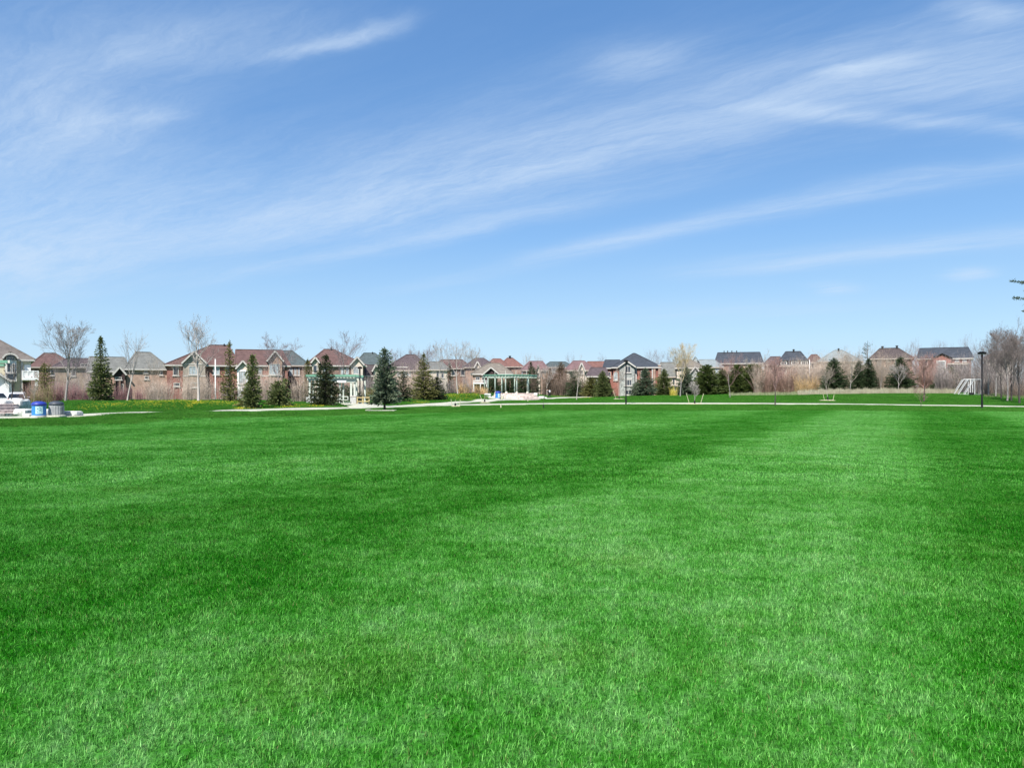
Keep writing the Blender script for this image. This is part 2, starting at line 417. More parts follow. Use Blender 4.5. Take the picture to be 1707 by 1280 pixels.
# paths: ribbons of pale concrete that follow the ground
def ribbon(name, pts, width, m_, lift=0.035, kind='structure'):
    P = np.array([(X_at(p, Y), Y) for p, Y in pts]); L = np.concatenate([[0], np.cumsum(np.linalg.norm(np.diff(P, axis=0), axis=1))])
    s = np.arange(0, L[-1], 1.0)
    # smooth the centre line
    c = np.stack([np.interp(s, L, P[:, 0]), np.interp(s, L, P[:, 1])], 1)
    for _ in range(30): c[1:-1] = (c[:-2] + c[2:] + 2 * c[1:-1]) / 4
    d = np.gradient(c, axis=0); d /= np.linalg.norm(d, axis=1)[:, None]; nrm = np.stack([-d[:, 1], d[:, 0]], 1)
    wd = np.full(len(c), width) if np.isscalar(width) else np.interp(s, L, width)
    V = []; K = 5
    for k in range(K):
        q = c + nrm * ((k / (K - 1) - 0.5) * wd)[:, None]
        V.append(np.column_stack([q, ground_z(q[:, 0], q[:, 1]) + lift]))
    for k in (0, K - 1):
        v = V[k].copy(); v[:, 2] -= 0.15; V.append(v)
    n = len(c); V = np.concatenate(V); a = np.arange(n - 1); Q = []
    for k in range(K - 1): Q.append(np.stack([k * n + a, k * n + a + 1, (k + 1) * n + a + 1, (k + 1) * n + a], 1))
    Q.append(np.stack([K * n + a, K * n + a + 1, a + 1, a], 1)); Q.append(np.stack([(K - 1) * n + a, (K - 1) * n + a + 1, (K + 1) * n + a + 1, (K + 1) * n + a], 1))
    o = link(name, np_mesh(name, V, np.concatenate(Q)), None, m_); tag(o, kind=kind)
    return c, wd
PATHS = []
PATHS.append(ribbon('path', [(-500, 42), (-100, 42.5), (20, 43.5), (130, 46), (225, 50), (330, 54), (470, 60), (560, 65), (620, 70.5), (660, 74), (700, 78), (760, 82.5), (850, 85.5), (1000, 87), (1100, 87.5), (1300, 86), (1400, 82.5), (1500, 78.5), (1600, 75), (1707, 71.5), (1900, 66), (2300, 58)], 3.4, M_conc))
PATHS.append(ribbon('path', [(690, 78), (740, 86), (790, 96), (815, 105), (850, 114), (900, 126), (940, 136), (990, 149)], 2.8, M_conc, 0.045))
PATHS.append(ribbon('path', [(626, 70), (612, 75), (598, 80), (575, 86)], [4.5, 4, 3.5, 3.5], M_conc, 0.045))
def off_path(X, Y, m_=0.0):
    ok = np.ones(len(X), bool)
    for c, wd in PATHS:
        for k in range(0, len(c), 1):
            d2 = (X - c[k, 0]) ** 2 + (Y - c[k, 1]) ** 2
            ok &= d2 > (wd[k] / 2 + m_) ** 2
    return ok
# street on the left where the cars stand
st = MB(); st.add([(X_at(-700, 78), 84, -.36), (X_at(62, 84), 84, -.36), (X_at(62, 96), 99, -.53), (X_at(-700, 95), 99, -.53)], [(0, 1, 2, 3)])
so = st.build('driveway', M_conc); tag(so, kind='structure')

# ------------------------------------------------------------------ grass blades
def tile(name, size, n, hgt, wid, seed, lean, spread=0.9, segs=2, clump=0.0):
    rg = np.random.default_rng(seed)
    xy = rg.uniform(-size / 2, size / 2, (n, 2))
    if clump:
        cs = rg.uniform(-size / 2, size / 2, (max(4, int(n / 40)), 2)); pick = rg.integers(0, len(cs), n)
        pull = rg.uniform(0, clump, (n, 1)); xy = xy * (1 - pull) + (cs[pick] + rg.normal(0, 0.03 * size, (n, 2))) * pull
    h = hgt * rg.uniform(0.45, 1.15, n); wd = wid * rg.uniform(0.6, 1.3, n)
    az = rg.uniform(0, 2 * pi, n)
    face = rg.uniform(0, 2 * pi, n)
    bend = rg.gamma(2.0, 0.22, n) * spread
    bx = cos_(az) * bend + lean[0]; by = sin_(az) * bend + lean[1]
    wx, wy = np.cos(face) * wd / 2, np.sin(face) * wd / 2
    z0 = np.full(n, -0.01)
    base = np.column_stack([xy, z0])
    off = np.column_stack([wx, wy, np.zeros(n)])
    mid = base + np.column_stack([bx * h * 0.35, by * h * 0.35, h * 0.6])
    nb = np.sqrt(bx ** 2 + by ** 2)
    tip = base + np.column_stack([bx * h, by * h, h / np.sqrt(1 + 0.5 * nb ** 2)])
    a = np.arange(n)
    if segs == 2:
        V = np.stack([base - off, base + off, mid + off * 0.85, mid - off * 0.85, tip], 1).reshape(-1, 3)
        q = np.stack([a * 5, a * 5 + 1, a * 5 + 2, a * 5 + 3], 1); t = np.stack([a * 5 + 3, a * 5 + 2, a * 5 + 4], 1); k = 5
        tp = np.tile([0, 0, .55, .55, 1], n)
    else:
        V = np.stack([base - off, base + off, tip], 1).reshape(-1, 3); q = None; t = np.stack([a * 3, a * 3 + 1, a * 3 + 2], 1); k = 3
        tp = np.tile([0, 0, 1], n)
    me = np_mesh(name, V, q, t)
    at = me.attributes.new('bl', 'FLOAT_COLOR', 'POINT')
    r_ = np.repeat(rg.uniform(0, 1, n), k); dry = np.repeat((rg.uniform(0, 1, n) < 0.035) * rg.uniform(.4, 1, n), k)
    at.data.foreach_set('color', np.column_stack([r_, tp, dry, np.ones(n * k)]).astype(np.float32).ravel())
    return me
cos_, sin_ = np.cos, np.sin
def scatter(name, variants, P, rot, idx, scl, m_, label, cat='grass'):
    col = bpy.data.collections.new(name + '_tiles')
    for i, me in enumerate(variants):
        if not me.materials: me.materials.append(m_)
        o = bpy.data.objects.new('%s_tile_%02d' % (name, i), me); col.objects.link(o)
    me = bpy.data.meshes.new(name); me.vertices.add(len(P)); me.vertices.foreach_set('co', np.asarray(P, np.float32).ravel())
    for nm, ty, dat in (('idx', 'INT', idx), ('rot', 'FLOAT', rot), ('scl', 'FLOAT', scl)):
        a = me.attributes.new(nm, ty, 'POINT'); a.data.foreach_set('value', np.asarray(dat, np.int32 if ty == 'INT' else np.float32))
    me.update(); o = link(name, me); tag(o, label, cat, kind='stuff')
    ng = bpy.data.node_groups.new(name, 'GeometryNodeTree')
    ng.interface.new_socket('Geometry', in_out='INPUT', socket_type='NodeSocketGeometry')
    ng.interface.new_socket('Geometry', in_out='OUTPUT', socket_type='NodeSocketGeometry')
    n = ng.nodes; l = ng.links
    gi, gout = n.new('NodeGroupInput'), n.new('NodeGroupOutput')
    ci = n.new('GeometryNodeCollectionInfo'); ci.inputs['Collection'].default_value = col; ci.inputs['Separate Children'].default_value = True; ci.inputs['Reset Children'].default_value = True
    ip = n.new('GeometryNodeInstanceOnPoints'); ip.inputs['Pick Instance'].default_value = True
    def attr(nm, ty):
        a = n.new('GeometryNodeInputNamedAttribute'); a.data_type = ty; a.inputs['Name'].default_value = nm; return a.outputs[0]
    cxyz = n.new('ShaderNodeCombineXYZ'); l.new(attr('rot', 'FLOAT'), cxyz.inputs[2])
    l.new(gi.outputs[0], ip.inputs['Points']); l.new(ci.outputs[0], ip.inputs['Instance']); l.new(attr('idx', 'INT'), ip.inputs['Instance Index'])
    l.new(cxyz.outputs[0], ip.inputs['Rotation']); l.new(attr('scl', 'FLOAT'), ip.inputs['Scale']); l.new(ip.outputs[0], gout.inputs[0])
    md = o.modifiers.new('blades', 'NODES'); md.node_group = ng
    return o
rg = np.random.default_rng(5)
def grid_pts(y0, y1, step):
    Y = np.arange(y0, y1, step); X = np.arange(-110, 110, step)
    a, b = np.meshgrid(X, Y); a = a.ravel() + step / 2; b = b.ravel() + step / 2
    k = np.abs(a) < 0.70 * b + 3.0
    return a[k], b[k]
def stripe_of(X, Y):
    lat = X * cos(ST_A) - Y * sin(ST_A); return np.sin((lat - 0.3) * -2 * pi / 9.4) > 0
LD = np.array((sin(ST_A), cos(ST_A)))
# near tiles: a rough copy of every blade
near = [tile('t', 1.16, 11000, 0.040, 0.0034, 10 + i, (0, 0.07), clump=0.16) for i in range(4)]
midt = [tile('t', 1.16, 4800, 0.045, 0.0060, 20 + i, (0, 0.07), clump=0.2) for i in range(3)]
fart = [tile('t', 2.3, 6000, 0.050, 0.013, 30 + i, (0, 0.07), segs=1) for i in range(3)]
def lay_lawn(name, tiles, y0, y1, step, label):
    g = np.arange(-130, 130, step); a, b = np.meshgrid(g, g); a = a.ravel(); b = b.ravel()
    X = a * cos(ST_A) + b * sin(ST_A); Y = -a * sin(ST_A) + b * cos(ST_A)      # a grid that runs with the stripes
    k = (Y >= y0) & (Y < y1) & (np.abs(X) < 0.70 * Y + 3.0); X, Y = X[k], Y[k]; k = is_lawn(X, Y); X, Y = X[k], Y[k]
    bright = stripe_of(X, Y)
    rot = np.where(bright, -ST_A, pi - ST_A) + rg.uniform(-.12, .12, len(X))
    P = np.column_stack([X + rg.uniform(-.02, .02, len(X)), Y, ground_z(X, Y)])
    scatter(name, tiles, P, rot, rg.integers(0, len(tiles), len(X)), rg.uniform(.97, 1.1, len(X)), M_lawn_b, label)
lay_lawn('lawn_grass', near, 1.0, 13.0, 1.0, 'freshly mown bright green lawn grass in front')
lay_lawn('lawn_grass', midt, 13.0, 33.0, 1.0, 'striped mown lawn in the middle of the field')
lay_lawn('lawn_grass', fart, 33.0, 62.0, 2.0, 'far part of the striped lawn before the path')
vt = [tile('t', 2.9, 8200, 0.085, 0.013, 40 + i, (0, 0.1), segs=1, clump=0.3) for i in range(3)]
X, Y = grid_pts(32.0, 134.0, 2.0)
k = (~is_lawn(X, Y)) & off_path(X, Y, 0.75); X, Y = X[k], Y[k]
t_ = (X / Y) * F + CX
k = ~((t_ < 60) & (Y > 45)) & ~((t_ > 812) & (t_ < 905) & (Y > 112)) & ~((t_ > 1240) & (Y > 124)) & ~((t_ < 720) & (Y > 92))
X, Y = X[k], Y[k]
scatter('verge_grass', vt, np.column_stack([X, Y, ground_z(X, Y)]), rg.uniform(0, 6.28, len(X)), rg.integers(0, 3, len(X)), rg.uniform(.9, 1.15, len(X)), M_verge_b, 'longer darker grass on the verges around the path')

# dandelions
def dandelions(label, patches, seed):
    r = np.random.default_rng(seed); V = []; T = []
    P = []
    for px0, px1, y0, y1, n in patches:
        nc = max(3, n // 60); cpx = r.uniform(px0, px1, nc); cy = r.uniform(y0, y1, nc)
        pk = r.integers(0, nc, n); P.append(np.column_stack([cpx[pk] + r.normal(0, (px1 - px0) * .11, n), cy[pk] + r.normal(0, (y1 - y0) * .16, n)]))
    P = np.concatenate(P); X = (P[:, 0] - CX) / F * P[:, 1]; Y = P[:, 1]
    ok = off_path(X, Y, 0.1); X, Y = X[ok], Y[ok]; n = len(X)
    Z = ground_z(X, Y) + r.uniform(0.05, 0.11, n); rad = r.uniform(0.016, 0.030, n)
    ring = [(cos(a), sin(a), 0) for a in np.linspace(0, 2 * pi, 7)[:-1]]
    pts = np.array(ring + [(0, 0, 0.55)]); V = (np.column_stack([X, Y, Z])[:, None, :] + pts[None] * rad[:, None, None]).reshape(-1, 3)
    base = (np.arange(n) * 7)[:, None, None]; tri = np.array([(i, (i + 1) % 6, 6) for i in range(6)])[None]
    o = link('dandelion_flowers', np_mesh('dandelion_flowers', V, None, (base + tri).reshape(-1, 3)), None, mat('dandelion_yellow', (0.80, 0.62, 0.03), 0.7, 0.1))
    tag(o, label, 'flowers', kind='stuff')
dandelions('yellow dandelions dotting the grass bank on the left', [(130, 260, 58, 72, 420), (210, 430, 58, 74, 900), (310, 350, 60, 72, 160), (385, 425, 58, 66, 300)], 1)
dandelions('yellow dandelions in front of the white pergola', [(460, 560, 63, 74, 520)], 2)
dandelions('dense yellow dandelions on the bank before the green pergola', [(735, 815, 101, 118, 1500), (640, 720, 85, 98, 200)], 3)
dandelions('thin dandelions beside the walker', [(920, 980, 128, 150, 300)], 4)

# pale dry grass strip at the right
def tall_grass(name, label, px0, px1, y0, y1, n, h, m_, seed):
    r = np.random.default_rng(seed); px = r.uniform(px0, px1, n); Y = r.uniform(y0, y1, n); X = (px - CX) / F * Y
    Z = ground_z(X, Y) - 0.03; hh = h * r.uniform(.5, 1.15, n) * (0.75 + 0.4 * np.sin(px * .21) * np.sin(Y * .9 + px * .05)); az = r.uniform(0, 2 * pi, n); b = r.uniform(0, .5, n); wd = r.uniform(.006, .016, n); fa = r.uniform(0, 2 * pi, n)
    base = np.column_stack([X, Y, Z]); off = np.column_stack([np.cos(fa) * wd, np.sin(fa) * wd, 0 * wd])
    mid = base + np.column_stack([np.cos(az) * b * hh * .3, np.sin(az) * b * hh * .3, hh * .6]); tip = base + np.column_stack([np.cos(az) * b * hh, np.sin(az) * b * hh, hh * .95])
    V = np.stack([base - off, base + off, mid + off * .8, mid - off * .8, tip], 1).reshape(-1, 3); a = np.arange(n) * 5
    o = link(name, np_mesh(name, V, np.stack([a, a + 1, a + 2, a + 3], 1), np.stack([a + 3, a + 2, a + 4], 1)), None, m_)
    return tag(o, label, 'dry grass', kind='stuff')
M_dry = leafmat('dry_grass', (0.30, 0.26, 0.16), (0.66, 0.62, 0.46), 0.3, 0.5)
tall_grass('dry_grass', 'band of tall bleached dry grass before the spruces', 1330, 1600, 122, 132, 26000, 0.95, M_dry, 1)
tall_grass('dry_grass', 'thin dry grass beside the dark pines', 1215, 1335, 124, 133, 6000, 0.55, leafmat('dry_green_grass', (0.12, 0.2, 0.06), (0.5, 0.48, 0.3), .3, .8), 2)
tall_grass('dry_grass', 'brown dry grass under the trees at right', 1640, 1800, 104, 120, 6000, 0.4, leafmat('brown_grass', (0.12, 0.14, 0.05), (0.34, 0.33, 0.18), .3, .8), 3)

# ------------------------------------------------------------------ houses
RF = {
 'taupe': mat('roof_taupe', (0.140, 0.120, 0.105), 0.92, 0.2, 1.5, fine=14), 'redbrown': mat('roof_red_brown', (0.115, 0.066, 0.058), 0.92, 0.22, 1.3, fine=14),
 'grey': mat('roof_grey', (0.150, 0.150, 0.135), 0.92, 0.2, 1.5, fine=14), 'darkgreen': mat('roof_green_grey', (0.070, 0.090, 0.090), 0.92, 0.2, 1.5, fine=14),
 'slate': mat('roof_dark_slate', (0.045, 0.052, 0.064), 0.9, 0.22, 1.4, fine=14), 'purple': mat('roof_purple_brown', (0.088, 0.066, 0.068), 0.92, 0.2, 1.4, fine=14),
 'orange': mat('roof_orange_red', (0.175, 0.085, 0.068), 0.92, 0.2, 1.4, fine=14), 'pink': mat('roof_pinkish', (0.165, 0.100, 0.098), 0.92, 0.2, 1.4, fine=14),
 'tan': mat('roof_tan', (0.18, 0.155, 0.125), 0.92, 0.2, 1.4, fine=14), 'pale': mat('roof_pale_grey_green', (0.22, 0.25, 0.25), 0.92, 0.15, 1.4, fine=14),
 'darkbrown': mat('roof_dark_brown', (0.075, 0.058, 0.055), 0.92, 0.2, 1.4, fine=14),
}
WL = {
 'red': brick('brick_red', (0.25, 0.085, 0.062)), 'pinkbrick': brick('brick_pink', (0.36, 0.235, 0.175), (0.40, 0.34, 0.30)),
 'brown': brick('brick_brown', (0.20, 0.12, 0.09)), 'cream': mat('stucco_cream', (0.58, 0.50, 0.42), 0.9, 0.08, 1.0), 'stone': mat('stone_grey', (0.30, 0.31, 0.29), 0.9, 0.3, 3.0, fine=5),
 'taupestucco': mat('stucco_taupe', (0.34, 0.29, 0.24), 0.9, 0.15, 2.0),
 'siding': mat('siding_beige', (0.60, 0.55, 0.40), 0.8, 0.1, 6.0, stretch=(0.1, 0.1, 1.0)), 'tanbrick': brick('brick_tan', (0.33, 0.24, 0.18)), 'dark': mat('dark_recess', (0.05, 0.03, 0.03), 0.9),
 'white': mat('painted_white', (0.76, 0.75, 0.72), 0.55, 0.05, 1.0),
}
M_trim = mat('trim_white', (0.50, 0.47, 0.43), 0.6, 0.06, 2.0); M_sill = mat('sill_stone', (0.50, 0.46, 0.42), 0.8, 0.1)
M_trimbrown = mat('trim_beige', (0.42, 0.36, 0.31), 0.7, 0.06)
G_dark = glass('window_glass_dark', (0.030, 0.038, 0.050)); G_lite = mat('window_glass_curtained', (0.36, 0.40, 0.42), 0.15, 0.35, 2.2, spec=0.8)
M_metal = mat('vent_dark', (0.03, 0.03, 0.03), 0.6)
NB = 8

class House:
    def __init__(h, label, Y, x0, x1, eave, ridge, rx0, rx1, roof, wall, base=-0.3, depth=11.0, jit=0.0, over=0.45, trim=M_trimbrown, cat='house'):
        h.Y, h.pc = Y, (x0 + x1) / 2; X = X_at(h.pc, Y); a = math.atan2(-X, Y) + R(jit)
        h.k = cos(math.atan2(X, Y)); h.root = empty('house', (X, Y, base), a, label, cat); h.base = base; h.roofm = RF[roof]; h.wallm = WL[wall]; h.trim = trim
        h.depth = depth
        L, Rr = h.lx(x0), h.lx(x1); ze = h.lz(eave); Yd = Y + depth / 2
        h.wall = MB().box(L, Rr, 0, depth, -1.0, ze - 0.02).build('wall', h.wallm, h.root)
        zr = CAM_H + (HY - ridge) / F * Yd - base
        ra, rb = (rx0 - h.pc) / F * Yd * h.k, (rx1 - h.pc) / F * Yd * h.k
        o = over; t = 0.22
        A = [(L - o, -o), (Rr + o, -o), (Rr + o, depth + o), (L - o, depth + o)]
        r = MB(); vs = [(x, y, ze - t) for x, y in A] + [(x, y, ze) for x, y in A] + [(ra, depth / 2, zr), (rb, depth / 2, zr)]
        r.add(vs, [(4, 5, 9, 8), (6, 7, 8, 9), (5, 6, 9), (7, 4, 8)], 0)
        r.add(vs, [(0, 1, 5, 4), (1, 2, 6, 5), (2, 3, 7, 6), (3, 0, 4, 7), (0, 3, 2, 1)], 1)
        h.roof = r.build('roof', [h.roofm, trim], h.root)
        # ridge caps
        h.ze, h.zr = ze, zr
        cap = MB(); cap.beam((ra, depth / 2, zr + .03), (rb, depth / 2, zr + .03), .3, .09)
        for (p, q) in (((L - o, -o, ze), (ra, depth / 2, zr)), ((Rr + o, -o, ze), (rb, depth / 2, zr))): cap.beam(Vector(p) + Vector((0, 0, .02)), Vector(q) + Vector((0, 0, .02)), .26, .07)
        cap.build('ridge_cap', h.roofm, h.roof)
    def lx(h, px): return (px - h.pc) / F * h.Y * h.k
    def lz(h, py): return CAM_H + (HY - py) / F * h.Y - h.base
    def window(h, x0, y0, x1, y1, g='d', arch=False, off=0.0, mull=None, sill=True, par=None):
        a, b = h.lx(x0), h.lx(x1); z0, z1 = h.lz(y1), h.lz(y0); y = -off; fw = 0.09
        n = mull if mull is not None else max(1, round((b - a) / 0.8))
        m_ = MB()
        if arch:
            r_ = (b - a) / 2; cx = (a + b) / 2; zs = z1 - r_
            seg = [(cx - r_ * cos(t), zs + r_ * sin(t)) for t in np.linspace(0, pi, 9)]
            for p, q in zip(seg[:-1], seg[1:]): m_.beam((p[0], y - .04, p[1]), (q[0], y - .04, q[1]), .10, fw)
            m_.box(a, b, y - .09, y + .01, z0, z0 + fw); m_.box(a - fw / 2, a + fw / 2, y - .09, y + .01, z0, zs); m_.box(b - fw / 2, b + fw / 2, y - .09, y + .01, z0, zs)
            m_.box(a, b, y - .07, y + .01, zs - .03, zs + .03)
            pane = MB().prism([(a, z0), (b, z0)] + [(q[0], q[1]) for q in reversed(seg)], y - .03, y - .015)
        else:
            for (u0, u1, w0, w1) in ((a, b, z0, z0 + fw), (a, b, z1 - fw, z1), (a, a + fw, z0 + fw, z1 - fw), (b - fw, b, z0 + fw, z1 - fw)): m_.box(u0, u1, y - .09, y + .01, w0, w1)
            pane = MB().box(a + fw * .6, b - fw * .6, y - .03, y - .015, z0 + fw * .6, z1 - fw * .6)
        for i in range(1, n):
            c = a + (b - a) * i / n; m_.box(c - .035, c + .035, y - .07, y + .01, z0 + .05, z1 - .05 if not arch else zs)
        fr = m_.build('window', M_trim, h.root)
        pane.build('pane', G_dark if g == 'd' else G_lite, fr)
        if sill: MB().box(a - .12, b + .12, y - .16, y + .01, z0 - .14, z0 - .003).build('sill', M_sill, fr)
        return fr
    def gable(h, x0, x1, peak, eave, wall=None, proj=0.9, back=4.0, rake=True, rmat=None, low=None):
        a, b = h.lx(x0), h.lx(x1); c = (a + b) / 2; zp, ze = h.lz(peak), h.lz(eave); zl = -1.0 if low is None else h.lz(low)
        y0 = -proj
        g = MB().prism([(a + .25, zl), (b - .25, zl), (b - .25, ze), (c, zp - .18), (a + .25, ze)], y0, 0.2)
        g.build('gable_wall', WL[wall] if wall else h.wallm, h.root)
        r = MB()
        for s, e in ((-1, a), (1, b)):
            n = Vector((s * (zp - ze), 0, abs(e - c))).normalized() * .16; p = [Vector((e, 0, ze)), Vector((c, 0, zp))]
            vs = [(q.x + d.x, yy, q.z + d.z) for yy in (y0 - .4, back) for q in p for d in (Vector((0, 0, 0)), n)]
            r.add(vs, [(0, 1, 3, 2), (4, 6, 7, 5), (0, 4, 5, 1), (1, 5, 7, 3), (3, 7, 6, 2), (2, 6, 4, 0)])
        rr = r.build('gable_roof', rmat or h.roofm, h.root)
        if rake:
            t = MB()
            for e in (a, b): t.beam((e, y0 - .43, ze + .02), (c, y0 - .43, zp + .04), .06, .24)
            t.build('bargeboard', M_trim, rr)
        return y0
    def band(h, x0, x1, py, th=0.12, proud=.05, off=0.0, m_=None, name='trim'):
        MB().box(h.lx(x0), h.lx(x1), -off - proud, -off + .01, h.lz(py) - th / 2, h.lz(py) + th / 2).build(name, m_ or M_trim, h.root)
    def post(h, px, y0, y1, r=.06, off=.06, m_=None, name='downspout'):
        MB().box(h.lx(px) - r, h.lx(px) + r, -off - 2 * r, -off, h.lz(y1), h.lz(y0)).build(name, m_ or M_trim, h.root)
    def vent(h, px, py, s=.3):
        s *= .6; py += .3
        Yd = h.Y + h.depth / 2; MB().lathe([(s * .5, -.25), (s * .5, .25), (s * .75, .27), (s * .75, .4), (s * .2, .48)], 8, ((px - h.pc) / F * Yd * h.k, h.depth / 2 - .4, CAM_H + (HY - py) / F * Yd - h.base)).build('roof_vent', M_metal, h.root)
    def chimney(h, px0, px1, top, low, m_=None, off=0.35):
        a, b = h.lx(px0), h.lx(px1); c = MB().box(a, b, -off, 0.7, h.lz(low), h.lz(top)).build('chimney', m_ or h.wallm, h.root)
        MB().box(a - .08, b + .08, -off - .08, .78, h.lz(top) + .003, h.lz(top) + .15).build('chimney_cap', M_sill, c)

# far left: beige sided house with arched window and balcony
h = House('beige sided house with tall arched window and white balcony at the left edge', 95, -85, 53, 598, 566, -40, -4, 'taupe', 'siding', base=-.6, depth=12, trim=M_trim)
h.gable(6, 29, 586, 600, 'cream', .5, 3.0, rake=False)
arch = MB(); cxp = h.lx(17.5); rr_ = h.lx(31) - cxp
for t0, t1 in zip(np.linspace(0.25, pi - .25, 9)[:-1], np.linspace(0.25, pi - .25, 9)[1:]):
    arch.beam((cxp - rr_ * cos(t0), -.95, h.lz(600) + rr_ * .95 * sin(t0)), (cxp - rr_ * cos(t1), -.95, h.lz(600) + rr_ * .95 * sin(t1)), .5, .2)
arch.build('arched_hood', M_trim, h.root)
MB().box(h.lx(8.5), h.lx(28), -.62, -.5, h.lz(637), h.lz(600)).build('window_surround', WL['white'], h.root)
h.window(11, 590, 25.5, 601, 'd', True, .63, 1, False); h.window(11, 605, 18.5, 621, 'd', False, .64, 1); h.window(20, 605, 25, 621, 'd', False, .64, 1); h.window(11, 623, 24, 634, 'd', False, .64, 1)
h.gable(-22, 19, 624, 636.5, 'white', 2.2, .2, low=660)
MB().box(h.lx(-22), h.lx(19), -2.0, -.05, -1.0, h.lz(638)).build('garage_front', WL['white'], h.root)
h.window(-8, 643, 4, 655, 'd', False, 2.03, 2); h.window(7, 644, 11, 653, 'd', False, 2.03, 1)
h.band(33, 53, 601, .3, .06); h.post(37.5, 601, 665, .09)
MB().box(h.lx(41.5), h.lx(53), -.05, .02, h.lz(632), h.lz(607)).build('balcony_door', WL['white'], h.root)
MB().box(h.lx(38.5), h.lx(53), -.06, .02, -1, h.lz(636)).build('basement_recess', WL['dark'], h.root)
bal = MB().box(h.lx(38), h.lx(65.5), -1.9, 1.2, h.lz(633.5), h.lz(629)).build('balcony', WL['white'], h.root)
rl = MB()
za, zb = h.lz(629), h.lz(618)
for q in (h.lx(38.3), h.lx(47), h.lx(56), h.lx(65)): rl.box(q - .07, q + .07, -1.85, -1.71, za, zb + .05)
rl.box(h.lx(38), h.lx(65.3), -1.86, -1.7, zb - .12, zb); rl.box(h.lx(38), h.lx(65.3), -1.84, -1.72, za + .1, za + .2)
for i in range(12): q = h.lx(38.8) + (h.lx(55.6) - h.lx(38.8)) * i / 11; rl.box(q - .05, q + .05, -1.81, -1.75, za + .2, zb - .12)
rl.beam((h.lx(56), -1.78, za + .2), (h.lx(65), -1.78, zb - .12), .05, .07); rl.beam((h.lx(56), -1.78, zb - .12), (h.lx(65), -1.78, za + .2), .05, .07)
rl.beam((h.lx(56), -1.78, (za + zb) / 2), (h.lx(65), -1.78, (za + zb) / 2), .05, .06)
rl.build('railing', WL['white'], bal)
for q in (63.3, 60.5): h.post(q, 633.5, 668, .09, 1.6, WL['white'], 'balcony_post')

h = House('house with red brown hip roof behind the leafless maple at left', 150, 50, 128, 612, 589, 74, 92, 'redbrown', 'brown', base=-.5)
h.window(84, 616, 92, 626, 'd')
h = House('low brown roofed house half hidden left of the tall dark spruce', 140, 92, 168, 612, 597.5, 112, 150, 'purple', 'tanbrick', base=-.3)
h.window(134, 606, 149, 611, 'd', off=.1); h.window(118, 618, 126, 627, 'd')
h = House('pale pink brick house with grey hip roof right of the dark spruce', 125, 212, 281, 615, 587.5, 227, 250, 'grey', 'pinkbrick', base=-.1, trim=M_trim)
h.window(266, 616.5, 272, 625, 'd'); h.window(241, 627, 248, 632, 'd'); h.post(279.3, 616, 668); h.window(240, 617, 246, 622, 'd')
h = House('grey roofed brick bungalow wing with small dark gable porch', 123, 150, 213, 619, 595.5, 150, 207, 'grey', 'pinkbrick', base=-.1, trim=M_trim)
h.gable(187.5, 211, 612.5, 625.5, 'dark', 1.2, 4.5); MB().box(h.lx(190), h.lx(208.5), -1.15, .02, -1, h.lz(626.5)).build('porch', WL['pinkbrick'], h.root)
h.window(192, 628.5, 203, 633, 'd', off=1.17); h.post(210.7, 625, 668)
for q in (191, 199.5, 208): h.post(q, 634, 668, .13, 1.17, WL['brown'], 'pilaster')
h.window(202, 640, 206, 662, 'd', off=1.17, sill=False)

h = House('large red brick house with maroon hip roof and timbered gable behind the white birch', 125, 279, 396, 608.5, 575, 352, 381, 'redbrown', 'red', base=-.1, trim=M_trim, depth=12)
h.window(289, 611, 298.5, 626); h.gable(303, 345, 587, 607, 'taupestucco', .7, 5.0)
for a_, b_ in (((309, 606), (324, 592)), ((324, 592), (339, 606)), ((324, 590), (324, 606))):
    MB().beam((h.lx(a_[0]), -.75, h.lz(a_[1])), (h.lx(b_[0]), -.75, h.lz(b_[1])), .08, .2).build('gable_timber', M_trimbrown, h.root)
h.band(306, 343, 607.5, .16, .06, .7)
h.window(315, 610.5, 332, 625, 'l', off=.71, mull=3); h.window(355.5, 608, 366, 624.5, 'l', True, .02, 2); h.window(290, 638, 300, 644); h.window(318, 637.5, 333, 646, 'l', off=.71)
MB().box(h.lx(305), h.lx(343), -.75, -.70, -1, h.lz(627.5)).build('stone_skirt', WL['tanbrick'], h.root); h.band(305, 343, 627, .14, .09, .7)
h.window(376, 612, 384, 624, 'd')
h.vent(374, 577)
h = House('maroon roofed brick house with white gable bay between two slim spruces', 127, 396, 480, 609, 583.5, 394, 470, 'redbrown', 'red', base=-.1, trim=M_trim)
h.gable(393, 417.5, 602.5, 616, 'cream', .5, 5.5); MB().box(h.lx(396), h.lx(414), -.6, -.5, -1, h.lz(617)).build('bay', WL['white'], h.root)
h.window(398.5, 619, 410, 640, 'l', off=.61, mull=3)
h.gable(444.5, 473, 585.5, 603, 'pinkbrick', .6, 6.0); h.window(448.5, 606.5, 466, 625, 'l', off=.61, mull=3); h.band(436, 470, 626.5, .2, .1, .6)
h.window(430, 614, 437, 625, 'l')
h = House('house with dark grey hip roof behind a leafless tree', 140, 470, 514, 609, 585, 470, 487, 'darkgreen', 'brown', base=-.1)
for a_, b_ in ((482, 488), (490, 494.5), (496, 500)): h.window(a_, 613.5, b_, 625.5, 'l', mull=1)
h.band(471, 513, 611.5, .2, .08)

